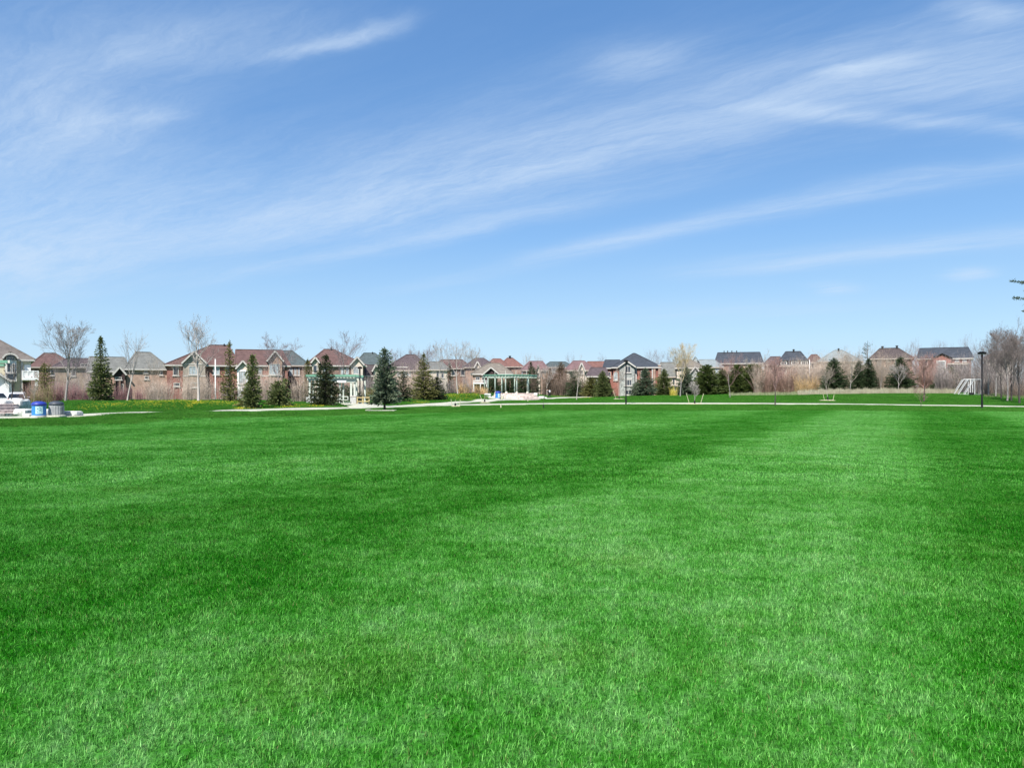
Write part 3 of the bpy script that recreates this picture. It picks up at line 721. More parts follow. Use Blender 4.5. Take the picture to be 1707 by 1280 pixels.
h = House('house with maroon hip roof and two cream gables behind the white pergola', 130, 513, 608, 609, 582.5, 541, 556, 'redbrown', 'brown', base=-.1, trim=M_trim)
h.gable(518.5, 533.5, 596.5, 606, 'cream', .5, 4.5); h.gable(583, 607.5, 595.5, 609, 'cream', .6, 5.0)
h.window(522, 609, 529, 622, 'd', off=.51); h.window(589, 611, 598, 623.5, 'l', True, .61, 2)
h.window(568, 613, 574.5, 625, 'l', mull=1); h.window(576, 613, 582, 625, 'l', mull=1); MB().box(h.lx(536), h.lx(548), -.12, .0, h.lz(628), h.lz(611)).build('bay', WL['cream'], h.root); h.window(538, 613, 546, 625, 'l', off=.13)
h.vent(552, 583.5)
h = House('low dark roofed house with small cream gable beside the round blue spruce', 136, 602, 646, 626, 608.5, 606, 630, 'darkbrown', 'pinkbrick', base=0, trim=M_trim)
h.gable(620, 633.5, 607.5, 620, 'cream', .5, 4.0); h.window(608, 632, 614, 642, 'd')
h = House('house with dark green hip roof behind the round blue spruce', 165, 590, 652, 612, 588.5, 607, 625, 'darkgreen', 'brown', base=-.3)
h.vent(621, 590); h.window(640, 614, 645, 620)
h = House('grey brown roofed house behind the crooked dark pine', 150, 640, 719, 617, 591, 678, 691, 'purple', 'pinkbrick', base=-.2)
h.window(661, 618, 668, 627, 'l'); h.window(671, 618, 685, 627, 'l'); h.window(700, 620, 707, 629, 'l'); h.band(655, 680, 612, .18, .1)
h = House('cream walled house with grey roof left of the two trunked birch', 150, 716, 746, 616, 603, 716, 736, 'grey', 'cream', base=0)
for a_, b_ in ((727, 732), (735, 740)): h.window(a_, 619, b_, 630, 'd', mull=1)
h.window(728, 634, 737, 640, 'd')
h = House('long maroon roofed house behind the two trunked birch', 175, 722, 786, 614, 599.5, 736, 770, 'redbrown', 'brown', base=0)
h.window(752, 617, 759, 626); h.window(768, 617, 775, 626)
h = House('purple roofed brick house with cream gable left of the green pergola', 165, 776, 826, 612, 597, 792, 806, 'purple', 'pinkbrick', base=.2)
h.gable(790, 802, 603, 614, 'cream', .5, 5.0); h.window(793, 613, 799, 621, off=.51)
h = House('grey tan roofed house with balcony behind the green pergola', 152, 788, 852, 623, 605.5, 814, 832, 'tan', 'pinkbrick', base=.3, trim=M_trim)
h.gable(803, 834, 613, 626, 'dark', .6, 4.5)
h.window(793, 628, 800, 634, 'd', mull=2); h.window(803, 628, 811, 634, 'd', mull=2)
bal = MB().box(h.lx(789), h.lx(812), -1.5, -.02, h.lz(640), h.lz(638)).build('balcony', WL['white'], h.root)
rl = MB(); rl.box(h.lx(789), h.lx(812), -1.5, -1.4, h.lz(634.6), h.lz(634))
for i in range(11): q = h.lx(789.4) + (h.lx(811.6) - h.lx(789.4)) * i / 10; rl.box(q - .04, q + .04, -1.48, -1.42, h.lz(638), h.lz(634.6))
rl.build('railing', WL['white'], bal)
for q in (790, 801, 811): h.post(q, 640, 652, .08, 1.3, WL['white'], 'balcony_post')
MB().box(h.lx(829), h.lx(837), -.7, 0, -1, h.lz(627)).build('bay', WL['pinkbrick'], h.root)
h = House('house with orange red hip roof above the left end of the green pergola', 182, 813, 848, 611, 598, 822, 834, 'orange', 'pinkbrick', base=.2)
h.window(826, 613, 832, 620)
h = House('house with orange roof and dark chimney above the green pergola', 186, 834, 870, 611, 596.5, 846, 854, 'orange', 'pinkbrick', base=.2)
h.vent(850, 596, .8)
h = House('pink roofed house with slim white gable right of the green pergola', 175, 871, 913, 617, 602, 883, 904, 'pink', 'pinkbrick', base=.2)
h.gable(892, 902, 608, 624, 'cream', .5, 4.0); h.window(894.5, 621, 899, 628, off=.51)
h = House('house with long dark green roof behind the brown cedar', 190, 908, 956, 612, 603, 917, 942, 'darkgreen', 'brown', base=.2)
h.window(920, 614, 926, 620); h.window(941, 614, 947, 620)
h = House('red roofed house with tall cream gable behind the leaning white sapling', 170, 944, 990, 617, 601.5, 956, 974, 'pink', 'cream', base=.2)
h.gable(963, 976, 605, 620, 'cream', .6, 4.5); h.window(966, 617, 972, 624, off=.61); h.window(950, 620, 956, 628)
h = House('tan and red roofed house left of the stone fronted brick house', 184, 974, 1014, 617, 602.5, 980, 1006, 'orange', 'cream', base=.2)
h.window(980, 619, 986, 626); h.window(996, 619, 1002, 626)

h = House('red brick house with dark slate roof and grey stone gable bay', 150, 1022, 1100, 612, 589, 1055.5, 1058.5, 'slate', 'red', base=-.1, trim=M_trim, depth=12)
yo = h.gable(1030.5, 1060, 602.5, 612.5, 'stone', 1.0, 6.0); yo = 1.01
h.window(1042, 610.5, 1051.5, 621.5, 'd', off=yo, mull=2); h.window(1041.5, 633, 1053, 643, 'd', off=yo, mull=3); h.window(1042.5, 650, 1053, 658, 'd', off=yo, mull=2)
h.band(1041, 1054, 631.5, .22, .1, 1.0)
h.window(1023, 620, 1029.5, 634, 'l', True, .01, 1); h.window(1068, 618, 1077, 630, 'd'); h.post(1060.3, 613, 665, .12, .1); h.post(1087.3, 613, 655, .1, .05)
MB().box(h.lx(1089), h.lx(1092.5), -.3, .0, -1, h.lz(612.6)).build('pilaster', WL['pinkbrick'], h.root)
h.chimney(1097, 1101, 609.5, 665, WL['pinkbrick'])
h.vent(1045.5, 598)
h = House('slate roofed left wing of brick beside the stone gabled house', 151.5, 1009, 1031, 613, 600, 1009, 1033, 'slate', 'red', base=-.1, trim=M_trim)
h.window(1012, 620, 1018, 630, 'd')
h = House('low garage with plum roof left of the stone gabled brick house', 146, 982, 1012, 627, 612.5, 985, 1009, 'purple', 'brown', base=0, depth=8, trim=M_trim)
h.band(986, 1008, 628, .2, .12); h.window(988, 633, 996, 640, 'd')
h = House('grey roofed house with white gable and dark window left of the dense pines', 165, 1097, 1131, 628, 604, 1102, 1124, 'grey', 'cream', base=.2)
h.window(1121, 631, 1125, 642); h.window(1127, 631, 1130, 642)
h = House('tan pink roofed house behind the budding yellow tree', 160, 1128, 1174, 613, 599, 1138, 1150, 'tan', 'cream', base=.2, trim=M_trim)
h.gable(1147, 1171, 612, 627, 'stone', 1.8, 2.0, rmat=RF['tan']); h.window(1160, 614.5, 1168, 619); h.window(1156, 628, 1162, 637, off=1.81)
h = House('grey green roofed house between the budding tree and the slate roofed house', 176, 1150, 1203, 612, 599.5, 1166, 1190, 'pale', 'cream', base=.3)
h.window(1180, 614, 1187, 622); h.window(1192, 614, 1198, 622, 'l')
h.gable(1153, 1165, 594.5, 603, 'stone', -1.5, 5.0, rake=False, low=612)
h = House('broad dark slate gable roof house above the dense pines', 180, 1194, 1269, 605.5, 587.5, 1196.5, 1266, 'slate', 'pinkbrick', base=.6, trim=M_trim)
for q in (1200, 1215, 1231, 1247, 1258): h.window(q, 609, q + 6, 617.5, 'd')
for q in (1207, 1213, 1220, 1228): h.vent(q, 587.5)
h = House('small house with purple brown roof beside the dormered house', 190, 1274, 1308, 608, 594.5, 1285, 1300, 'purple', 'brown', base=.8)
h.window(1280, 611, 1286, 618)
h = House('dark mansard roofed house with three white dormer windows', 170, 1297, 1349, 608.5, 586, 1310, 1334, 'slate', 'brown', base=1.0, trim=M_trimbrown)
for a_, b_ in ((1301, 1312), (1319, 1331), (1335, 1346.5)):
    a2, b2 = h.lx(a_), h.lx(b_); dm = MB().box(a2, b2, -.25, 2.2, h.lz(608.3), h.lz(601.5)).build('dormer', WL['white'], h.root)
    MB().box(a2 - .25, b2 + .25, -.5, 2.4, h.lz(601.4), h.lz(600.2)).build('dormer_roof', RF['slate'], dm)
    h.window(a_ + .8, 602.4, b_ - .8, 607.9, 'd', off=.26, mull=3, sill=False)
h.band(1297, 1349, 611, .18, .5, 0, M_trimbrown); h.window(1334, 614, 1343, 620, 'd', mull=3); h.window(1303, 614, 1311, 621); h.vent(1323, 585.5, .6)
h = House('narrow house with red brown roof right of the dormered house', 185, 1345, 1370, 604, 591, 1353, 1361, 'redbrown', 'brown', base=1.0)
h.window(1352, 607, 1358, 614)
h = House('house with pale grey green hip roof behind the big right spruce', 170, 1365, 1434, 602.5, 584, 1391, 1404, 'pale', 'cream', base=1.2)
h.window(1370.5, 604, 1374, 609, 'l', mull=1); h.window(1375, 604, 1379, 609, 'l', mull=1); h.vent(1398, 584, .5); h.window(1410, 606, 1418, 614)
h = House('house with dark brown hip roof and two roof vents', 175, 1452, 1520, 597.5, 580.5, 1467, 1497, 'darkbrown', 'brown', base=1.4)
h.vent(1471, 580, .7); h.vent(1495, 579.5, .7); h.window(1478, 599.5, 1482, 603); h.window(1492, 601, 1499, 609); h.window(1462, 601, 1469, 609)
h = House('red brick house with long slate roof and white balcony at right', 165, 1531, 1618, 597.5, 580, 1533, 1613, 'slate', 'red', base=1.4, trim=M_trim)
h.gable(1553, 1588, 589.5, 597.5, 'red', .6, 5.0, rake=False)
MB().box(h.lx(1561), h.lx(1577), -.8, -.6, h.lz(618), h.lz(601)).build('bay', WL['white'], h.root); h.window(1562.5, 602.5, 1575.5, 616.5, 'l', off=.81, mull=3)
h.window(1592, 598.6, 1598.5, 603.5, 'l'); h.window(1604, 598.6, 1611, 603.5, 'l')
bal = MB().box(h.lx(1579), h.lx(1616), -1.6, -.02, h.lz(608), h.lz(606)).build('balcony', WL['cream'], h.root)
h.window(1603, 610, 1612, 616, 'l'); h.window(1583, 610, 1592, 616, 'l'); h.window(1538, 601, 1546, 610)
h = House('reddish roofed house behind the leafless trees at far right', 172, 1640, 1690, 598, 585.5, 1659, 1676, 'redbrown', 'cream', base=1.2)
h.window(1664, 600, 1670, 607)

# ------------------------------------------------------------------ trees
def diamonds(c, d, L, wd, rg_):
    up = rg_.normal(0, 1, c.shape); s = np.cross(d, up); s /= np.linalg.norm(s, axis=1)[:, None] + 1e-9
    L = L[:, None]; wd = wd[:, None]
    V = np.stack([c, c + d * L * .45 + s * wd, c + d * L, c + d * L * .45 - s * wd], 1).reshape(-1, 3)
    a = np.arange(len(c)) * 4
    return V, np.stack([a, a + 1, a + 2, a + 3], 1)
def conifer_mesh(H, Rd, seed, taper=0.9, droop=0.15, dens=1.0, base=0.04, kind='spruce', gap=0.0):
    r = np.random.default_rng(seed); cs, ds, Ls = [], [], []
    z = base * H; step = 0.24 / dens ** .5
    lob = r.uniform(0.75, 1.15, 8)
    while z < H * 0.97:
        f = z / H; rad = Rd * (1 - f) ** taper * (1 - .35 * math.exp(-f * 14)) * r.uniform(.82, 1.12) + .05
        rad *= min(1.0, ((1 - f) / .14)) ** .6
        nb = int((5 + 7 * (1 - f)) * (1 if kind != 'sparse' else .55) * dens ** .5 + r.integers(0, 2))
        a0 = r.uniform(0, 2 * pi)
        for b in range(nb):
            if r.random() < gap: continue
            az = a0 + 2 * pi * b / nb + r.normal(0, .25); L = rad * r.uniform(.68, 1.12) * lob[int(az / (2 * pi) * 8) % 8]
            el = -droop + .55 * f + r.normal(0, .10); d = np.array([cos(az) * cos(el), sin(az) * cos(el), sin(el)])
            n = max(2, int(L / .17 * dens ** .5)); s = np.linspace(.12, 1, n) * L
            p = np.array([0, 0, z]) + d[None] * s[:, None]; p[:, 2] += .10 * (s / (L + 1e-6)) ** 2 * L
            side = np.array([-sin(az), cos(az), 0])
            for k in range(4):
                sp = r.normal(0, .55, (n, 1)); vz = r.normal(-.02 if kind != 'pine' else .35, .30, (n, 1))
                dd = d[None] * 1.0 + side[None] * sp + np.array([0, 0, 1])[None] * vz; dd /= np.linalg.norm(dd, axis=1)[:, None]
                cs.append(p + r.normal(0, .05, p.shape)); ds.append(dd); Ls.append(r.uniform(.13, .30, n) * (1.25 if kind == 'pine' else 1) * (1 - .3 * f))
        z += step * r.uniform(.7, 1.3) * (1.0 if f < .7 else .75)
    n = 14; zz = np.linspace(H * .9, H, n); cs.append(np.column_stack([r.normal(0, .02, n), r.normal(0, .02, n), zz])); dd = np.column_stack([r.normal(0, .4, n), r.normal(0, .4, n), np.ones(n)]); ds.append(dd / np.linalg.norm(dd, axis=1)[:, None]); Ls.append(np.full(n, .16))
    c, d, L = np.concatenate(cs), np.concatenate(ds), np.concatenate(Ls)
    V, Q = diamonds(c, d, L, L * r.uniform(.18, .30, len(L)), r)
    return np_mesh('crown', V, Q)
M_bark = mat('bark_brown', (0.10, 0.075, 0.06), 0.95, 0.3, 6, bump=.4); M_birch = mat('bark_birch', (0.50, 0.46, 0.41), 0.8, 0.2, 5, col2=(0.40, 0.35, 0.31), stretch=(1, 1, .4))
M_grey = mat('bark_grey', (0.26, 0.235, 0.22), 0.9, 0.25, 5); M_dark = mat('bark_dark', (0.055, 0.045, 0.042), 0.9, 0.3, 5)
M_purp = mat('twigs_purplish', (0.24, 0.185, 0.185), 0.9, 0.2, 2); M_pinkt = mat('twigs_pink_buds', (0.33, 0.205, 0.18), 0.9, 0.25, 2); M_tant = mat('twigs_tan', (0.36, 0.30, 0.245), 0.9, 0.2, 2)
M_pale = mat('twigs_pale', (0.38, 0.34, 0.31), 0.85, 0.2, 3)
FOL = {
 'dark': leafmat('needles_dark_green', (0.028, 0.048, 0.014), (0.195, 0.225, 0.075)), 'blue': leafmat('needles_blue_green', (0.026, 0.050, 0.026), (0.200, 0.245, 0.155)),
 'olive': leafmat('needles_olive', (0.045, 0.052, 0.012), (0.250, 0.240, 0.080)), 'deep': leafmat('needles_deep_green', (0.014, 0.032, 0.014), (0.090, 0.130, 0.055)),
 'cedar': leafmat('foliage_rusty_cedar', (0.075, 0.050, 0.022), (0.200, 0.130, 0.065)), 'pine': leafmat('needles_pine', (0.022, 0.044, 0.012), (0.160, 0.200, 0.055)),
 'black': leafmat('needles_blackish', (0.016, 0.026, 0.010), (0.085, 0.100, 0.042)),
}
def tube_trunk(pts, rad, k=7):
    m_ = MB()
    for i in range(len(pts) - 1): m_.bar(pts[i], pts[i + 1], rad[i], k, rad[i + 1])
    return m_
def conifer(label, px, base_py_Y, top, wpx, fol='dark', seed=0, group=None, **kw):
    Y = base_py_Y; X = X_at(px, Y); z0 = gz(X, Y); H = Z_at(top, Y) - z0; Rd = wpx / F * Y / 2 * 1.08
    root = empty('spruce_tree' if kw.get('kind') != 'pine' else 'pine_tree', (X, Y, z0), 0, label, 'tree', group)
    trunk = tube_trunk([(0, 0, -.2), (0, 0, H * .5), (0, 0, H * .97)], [.05 + H * .011, .03 + H * .005, .012]).build('trunk', M_bark, root, True)
    link('crown', conifer_mesh(H, Rd, seed, **kw), root, FOL[fol])
    return root
conifer('tall full dark spruce standing alone on the left bank', 168, 76, 561, 43, 'dark', 1, dens=1.5)
conifer('slim ragged spruce with long bare tip before the maroon roof', 383, 75, 568, 31, 'olive', 2, taper=.75, gap=.22, dens=1.2)
conifer('slim dense spruce at the right end of the dandelion bank', 421, 62, 591, 35, 'dark', 3, taper=.7, dens=1.8)
conifer('bushy olive spruce leaning into its slim neighbour', 409, 63, 652, 24, 'olive', 33, taper=.6, dens=1.6)
conifer('low wide shrubby spruce left of the white pergola', 463, 67, 636, 40, 'dark', 4, taper=.55, dens=2.0)
conifer('lopsided branch tip of spruce beside the low shrubby spruce', 476, 69, 632, 16, 'dark', 44, taper=.5, gap=.2, dens=1.6)
conifer('green spruce rising behind the left end of the white pergola', 513, 92, 598, 30, 'olive', 5, dens=1.2)
conifer('dark spruce standing right in front of the white pergola', 543, 72, 590, 56, 'black', 6, taper=.8, dens=1.6)
conifer('round blue green spruce on bare legs beside the path', 641, 60.5, 580, 52, 'blue', 7, taper=.62, dens=2.0, base=.13)
conifer('crooked dark pine right of the blue green spruce', 672, 92, 618, 32, 'black', 8, taper=.5, gap=.35, dens=1.5)
conifer('pointed olive spruce right of the crooked pine', 706, 98, 589, 48, 'olive', 9, taper=.95, gap=.08, dens=1.4)
conifer('short dark spruce touching the pointed olive spruce', 728, 99, 628, 32, 'black', 10, taper=.6, dens=1.6)
conifer('narrow blackish spruce behind the two trunked birch', 750, 128, 606, 17, 'black', 11, taper=.45, gap=.15)
for i, (px, Y, top, wd, f, lb) in enumerate([
 (823, 150, 630, 26, 'deep', 'dark fir behind the second post of the green pergola'), (850, 150, 628, 28, 'deep', 'dark fir behind the middle posts of the green pergola'),
 (871, 152, 626, 26, 'deep', 'dark fir behind the fourth post of the green pergola'), (888, 153, 612, 24, 'deep', 'dark fir right of the last pergola post'),
 (885, 158, 603, 12, 'black', 'thin black spire of fir before the pink roof')]):
    conifer(lb, px, Y, top, wd * 1.25, f, 60 + i, 'dark firs behind the green pergola', taper=.5, dens=1.6)
conifer('tall rusty brown cedar in the middle of the brown thicket', 935, 158, 603, 40, 'cedar', 12, taper=.5, dens=1.1)
conifer('short rusty cedar left of the tall rusty cedar', 917, 156, 614, 26, 'cedar', 13, taper=.5)
conifer('bluish green spruce left of the leaning white sapling', 957, 150, 616, 32, 'deep', 14, taper=.6)
RG = 'spruces in the row beyond the path'
for i, (px, Y, top, wd, f, lb) in enumerate([
 (985, 146, 626, 30, 'olive', 'olive spruce left of the stone gabled brick house, beside the plum garage'), (1005, 144, 618, 34, 'dark', 'dark spruce before the slate roofed brick wing'),
 (1062, 145, 636, 22, 'blue', 'small bluish spruce before the stone gable bay'), (1076, 143, 613, 38, 'blue', 'bluish spruce before the right brick wall of the stone gabled house'),
 (1107, 146, 615, 32, 'dark', 'spruce at the right corner of the stone gabled house'), (1144, 144, 611, 36, 'blue', 'bluish spruce right behind the budding yellow tree'),
 (1178, 142, 608, 42, 'pine', 'dark pine leftmost of the dense clump of four'), (1205, 144, 617, 34, 'pine', 'lowest dark pine in the dense clump of four'),
 (1231, 142, 608, 38, 'pine', 'tall dark pine second from right in the dense clump'), (1255, 141, 607, 46, 'pine', 'broadest dark pine at the right end of the dense clump'),
 (1390, 134, 596, 44, 'deep', 'big spruce standing alone before the pale grey green roof'), (1432, 135, 600, 28, 'deep', 'left one of the paired spruces before the dark brown roof'),
 (1448, 134, 597, 36, 'deep', 'right one of the paired spruces before the dark brown roof'), (1501, 133, 594, 44, 'deep', 'spruce behind a pale bare tree, below the brown roof vents'),
 (1568, 135, 632, 40, 'deep', 'low dark spruce under the brick house balcony')]):
    conifer(lb, px, Y, top, wd * (1.25 if f == 'pine' else 1.18), f, 80 + i, RG, taper=.52 if f == 'pine' else .78, kind='pine' if f == 'pine' else 'spruce', dens=2.1)
conifer('wind bent pine with flagged top above the paired spruces', 1446, 160, 569, 24, 'black', 96, taper=.25, gap=.6, base=.55, kind='sparse')
conifer('loose olive pine below the white bay window', 1585, 134, 612, 42, 'olive', 97, taper=.5, gap=.2)
conifer('shaggy olive cedar beside the balcony of the beige house', 74, 90, 604, 26, 'olive', 98, taper=.35, dens=1.2)
conifer('dark juniper under the right side of the white pergola', 584, 98, 644, 40, 'deep', 99, taper=.4, dens=1.2)
conifer('olive juniper between white pergola and blue green spruce', 617, 96, 648, 26, 'olive', 100, taper=.4)

# bare trees -----------------------------------------------------------
class Br:
    def __init__(s): s.V = []; s.Q = []; s.T = []; s.n = 0
    def tube(s, P, Rr, k):
        P = np.asarray(P, float); n = len(P); d = P[-1] - P[0]; d /= np.linalg.norm(d) + 1e-9
        u = np.cross(d, (0.31, 0.83, 0.47)); u /= np.linalg.norm(u) + 1e-9; v = np.cross(d, u)
        a = np.arange(k) * 2 * pi / k; ring = np.cos(a)[:, None] * u + np.sin(a)[:, None] * v
        tip = Rr[-1] <= 0
        m_ = n - 1 if tip else n
        s.V.append((P[:m_, None, :] + ring[None] * np.asarray(Rr[:m_])[:, None, None]).reshape(-1, 3))
        b = s.n
        for j in range(m_ - 1):
            for i in range(k): s.Q.append((b + j * k + i, b + j * k + (i + 1) % k, b + (j + 1) * k + (i + 1) % k, b + (j + 1) * k + i))
        s.n += m_ * k
        if tip:
            s.V.append(P[-1:]); t = s.n; s.n += 1
            for i in range(k): s.T.append((b + (m_ - 1) * k + i, b + (m_ - 1) * k + (i + 1) % k, t))
    def mesh(s, name): return np_mesh(name, np.concatenate(s.V), s.Q, s.T, smooth=False)
def bare_meshes(H, Wd, seed, fork=0.3, nb=11, up=0.9, levels=3, thick=1.0, multi=1, lean=0.0, crook=0.12, twig=1.0):
    """trunk mesh and crown mesh of a leafless tree, H tall and Wd wide"""
    r = np.random.default_rng(seed); tr, cr = Br(), Br(); Rt = (0.0150 * H + 0.015) * thick
    def grow(p, d, L, rad, lev):
        n = 5 if lev == 0 else (4 if lev == 1 else 3); P = [p]; q = p.copy(); dd = d.copy()
        for i in range(n):
            dd = dd + r.normal(0, crook, 3) + np.array([0, 0, .045 * up]); dd /= np.linalg.norm(dd); q = q + dd * L / n; P.append(q.copy())
        last = lev >= levels
        Rs = [rad * (1 - .75 * i / n) for i in range(n + 1)]
        if last: Rs[-1] = 0
        cr.tube(P, Rs, 4 if lev == 0 else 3)
        if last: return
        m_ = int((8, 7, 4)[min(lev, 2)] * twig + r.integers(0, 2))
        for c in range(m_):
            f = r.uniform(.22, 1.0) if c else 1.0; i = min(int(f * n), n - 1); g = f * n - i; b = P[i] * (1 - g) + P[i + 1] * g
            t = P[i + 1] - P[i]; t /= np.linalg.norm(t); o = r.normal(0, 1, 3); o -= t * o.dot(t); o /= np.linalg.norm(o) + 1e-9; an = r.uniform(.35, .85)
            nd = t * cos(an) + o * sin(an) + np.array([0, 0, .11 * up]); nd /= np.linalg.norm(nd)
            grow(b, nd, L * r.uniform(.38, .62) * (1.15 - .5 * f), max(rad * .5 * (1 - .5 * f), .006), lev + 1)
    for s_ in range(multi):
        off = np.array([r.normal(0, .12), r.normal(0, .12), -.2]) if multi > 1 else np.array([0, 0, -.2])
        n = 9; P = [off]; d = np.array([lean + (r.normal(0, .16) if multi > 1 else 0), r.normal(0, .05), 1.0])
        for i in range(n): d = d + r.normal(0, crook * .35, 3); d[2] = abs(d[2]) + .15; d /= np.linalg.norm(d); P.append(P[-1] + d * H * .80 / n)
        Rs = [Rt * (1 - .85 * (i / n) ** .8) for i in range(n + 1)]
        tr.tube(P, Rs, 7); P = np.array(P)
        for b in range(nb):
            f = fork + (1 - fork) * (b + r.uniform(0, .8)) / nb; i = min(int(f * n), n - 1); g = min(f * n - i, 1); p = P[i] * (1 - g) + P[i + 1] * g
            az = b * 2.4 + r.uniform(-.4, .4); rel = (f - fork) / (1 - fork)
            hr = Wd / 2 * r.uniform(.6, 1.0) * (.62 + .45 * math.sin(pi * min(1, .15 + .75 * rel))); vr = max(H * .93 - p[2], .1 * H) * r.uniform(.40, .88) * min(1.0, .55 + .35 * up)
            L = math.hypot(hr, vr) * .98; d = np.array([cos(az) * hr, sin(az) * hr, vr]) / math.hypot(hr, vr)
            grow(p, d, L, Rt * .42 * (1 - .6 * rel), 0)
        grow(P[-1], np.array([0, 0, 1.0]), H * .2, Rt * .16, 1)
    return tr.mesh('trunk'), cr.mesh('crown')
NAMES = {'birch': 'birch_tree'}
def bare(label, px, Y, top, wpx, seed, tm, cm, group=None, name='bare_tree', z0=None, X=None, **kw):
    X = X_at(px, Y) if X is None else X; z0 = gz(X, Y) if z0 is None else z0; H = Z_at(top, Y) - z0
    t, c = bare_meshes(H, wpx / F * Y, seed, **kw)
    root = empty(name, (X, Y, z0), 0, label, 'tree', group); link('trunk', t, root, tm); link('crown', c, root, cm); return root
bare('broad leafless maple with grey trunk left of the dark spruce', 109, 77, 531, 78, 1, M_grey, M_grey, fork=.24, nb=15, up=1.25, thick=.95, lean=.02, twig=1.15)
bare('pale thin leafless tree before the pink brick house', 212, 76.5, 553, 46, 2, M_birch, M_pale, fork=.3, nb=9, up=1.5, lean=.15, levels=2, thick=.75, twig=1.1)
bare('tall white birch before the large red brick house', 331, 76, 528, 52, 3, M_birch, M_pale, name='birch_tree', fork=.36, nb=11, up=1.3, lean=.06, thick=1.05)
bare('round leafless tree above the grey roof left of white pergola', 466, 100, 561, 66, 4, M_grey, M_purp, fork=.25, nb=13, up=1.3, thick=.8)
bare('leafless tree with purple twigs behind the white pergola', 573, 98, 555, 56, 5, M_grey, M_purp, fork=.3, nb=12, up=1.5, thick=.8)
bare('pale leafless tree behind the pointed olive spruce', 698, 115, 580, 48, 6, M_grey, M_purp, fork=.3, nb=10, up=1.5, thick=.6)
bare('thin leafless tree between the olive spruce and the birch', 733, 120, 567, 34, 7, M_grey, M_pale, fork=.35, nb=8, up=1.8, thick=.6)
bare('two trunked white birch on the dandelion bank', 763, 118, 569, 48, 8, M_birch, M_pale, name='birch_tree', fork=.42, nb=9, up=1.5, lean=.02, thick=.9, multi=1)
bare('faint slim tree right of the two trunked birch', 785, 121, 577, 26, 9, M_grey, M_tant, fork=.4, nb=7, up=1.8, thick=.5)
bare('wispy bare tree left of the crooked pine', 655, 110, 584, 30, 10, M_grey, M_purp, fork=.35, nb=9, up=1.9, thick=.5)
bare('dark young tree before the garage of the beige house', 18, 60, 596, 34, 11, M_dark, M_dark, fork=.22, nb=8, up=1.6, thick=.8, levels=2)
bare('thin pale sapling under the white balcony', 56, 66, 634, 18, 12, M_pale, M_tant, fork=.3, nb=6, up=1.8, thick=.5, levels=2)
bare('bent leafless tree with long side branches behind the shrubby spruce', 430, 96, 600, 24, 13, M_grey, M_tant, fork=.3, nb=7, up=1.4, thick=.6, levels=2)
bare('slim white barked tree behind the walker', 912, 152, 609, 36, 14, M_birch, M_pale, fork=.4, nb=9, up=1.5, thick=.8, name='birch_tree')
bare('leaning pale sapling on the grass beyond the path', 961, 114, 606, 26, 15, M_birch, M_tant, fork=.45, nb=8, up=1.6, lean=.10, thick=.7, levels=2)
bare('budding tree with soft yellow tan crown', 1134, 128, 573, 46, 16, M_grey, mat('twigs_yellow_buds', (0.50, 0.40, 0.24), .9, .2, 2), fork=.32, nb=15, up=2.0, thick=.75, twig=1.25)
bare('young tree with reddish twigs before the dense pines', 1217, 115, 597, 38, 17, M_grey, M_pinkt, fork=.35, nb=10, up=1.5, thick=.6, levels=2, twig=1.2)
bare('dark trunked young tree with pink twigs at the path', 1292.5, 78.5, 596, 40, 18, M_dark, M_pinkt, fork=.42, nb=13, up=1.7, thick=.85)
bare('dark trunked tree with dense pink crown before the brick house', 1540, 90, 590, 46, 19, M_dark, M_pinkt, fork=.36, nb=14, up=1.3, thick=.9, twig=1.15)
bare('small reddish sapling on the near side of the path', 1535, 69.5, 644, 20, 20, M_dark, M_pinkt, fork=.3, nb=7, up=1.5, thick=.7, levels=2)
bare('pale barked tree before the right spruce', 1497, 128, 606, 34, 21, M_pale, M_pale, fork=.3, nb=9, up=1.5, thick=.7)
bare('grey young tree with tan crown left of the paired spruces', 1417, 129, 585, 38, 22, M_grey, M_tant, fork=.28, nb=12, up=1.5, thick=.7)
bare('brown tree with tan crown between spruces', 1468, 131, 600, 34, 23, M_grey, M_tant, fork=.3, nb=12, up=1.6, thick=.7)
bare('hazy bush like tree with bleached twigs above the pines', 1256, 152, 597, 34, 24, M_pale, M_pale, fork=.2, nb=14, up=1.6, thick=.5)
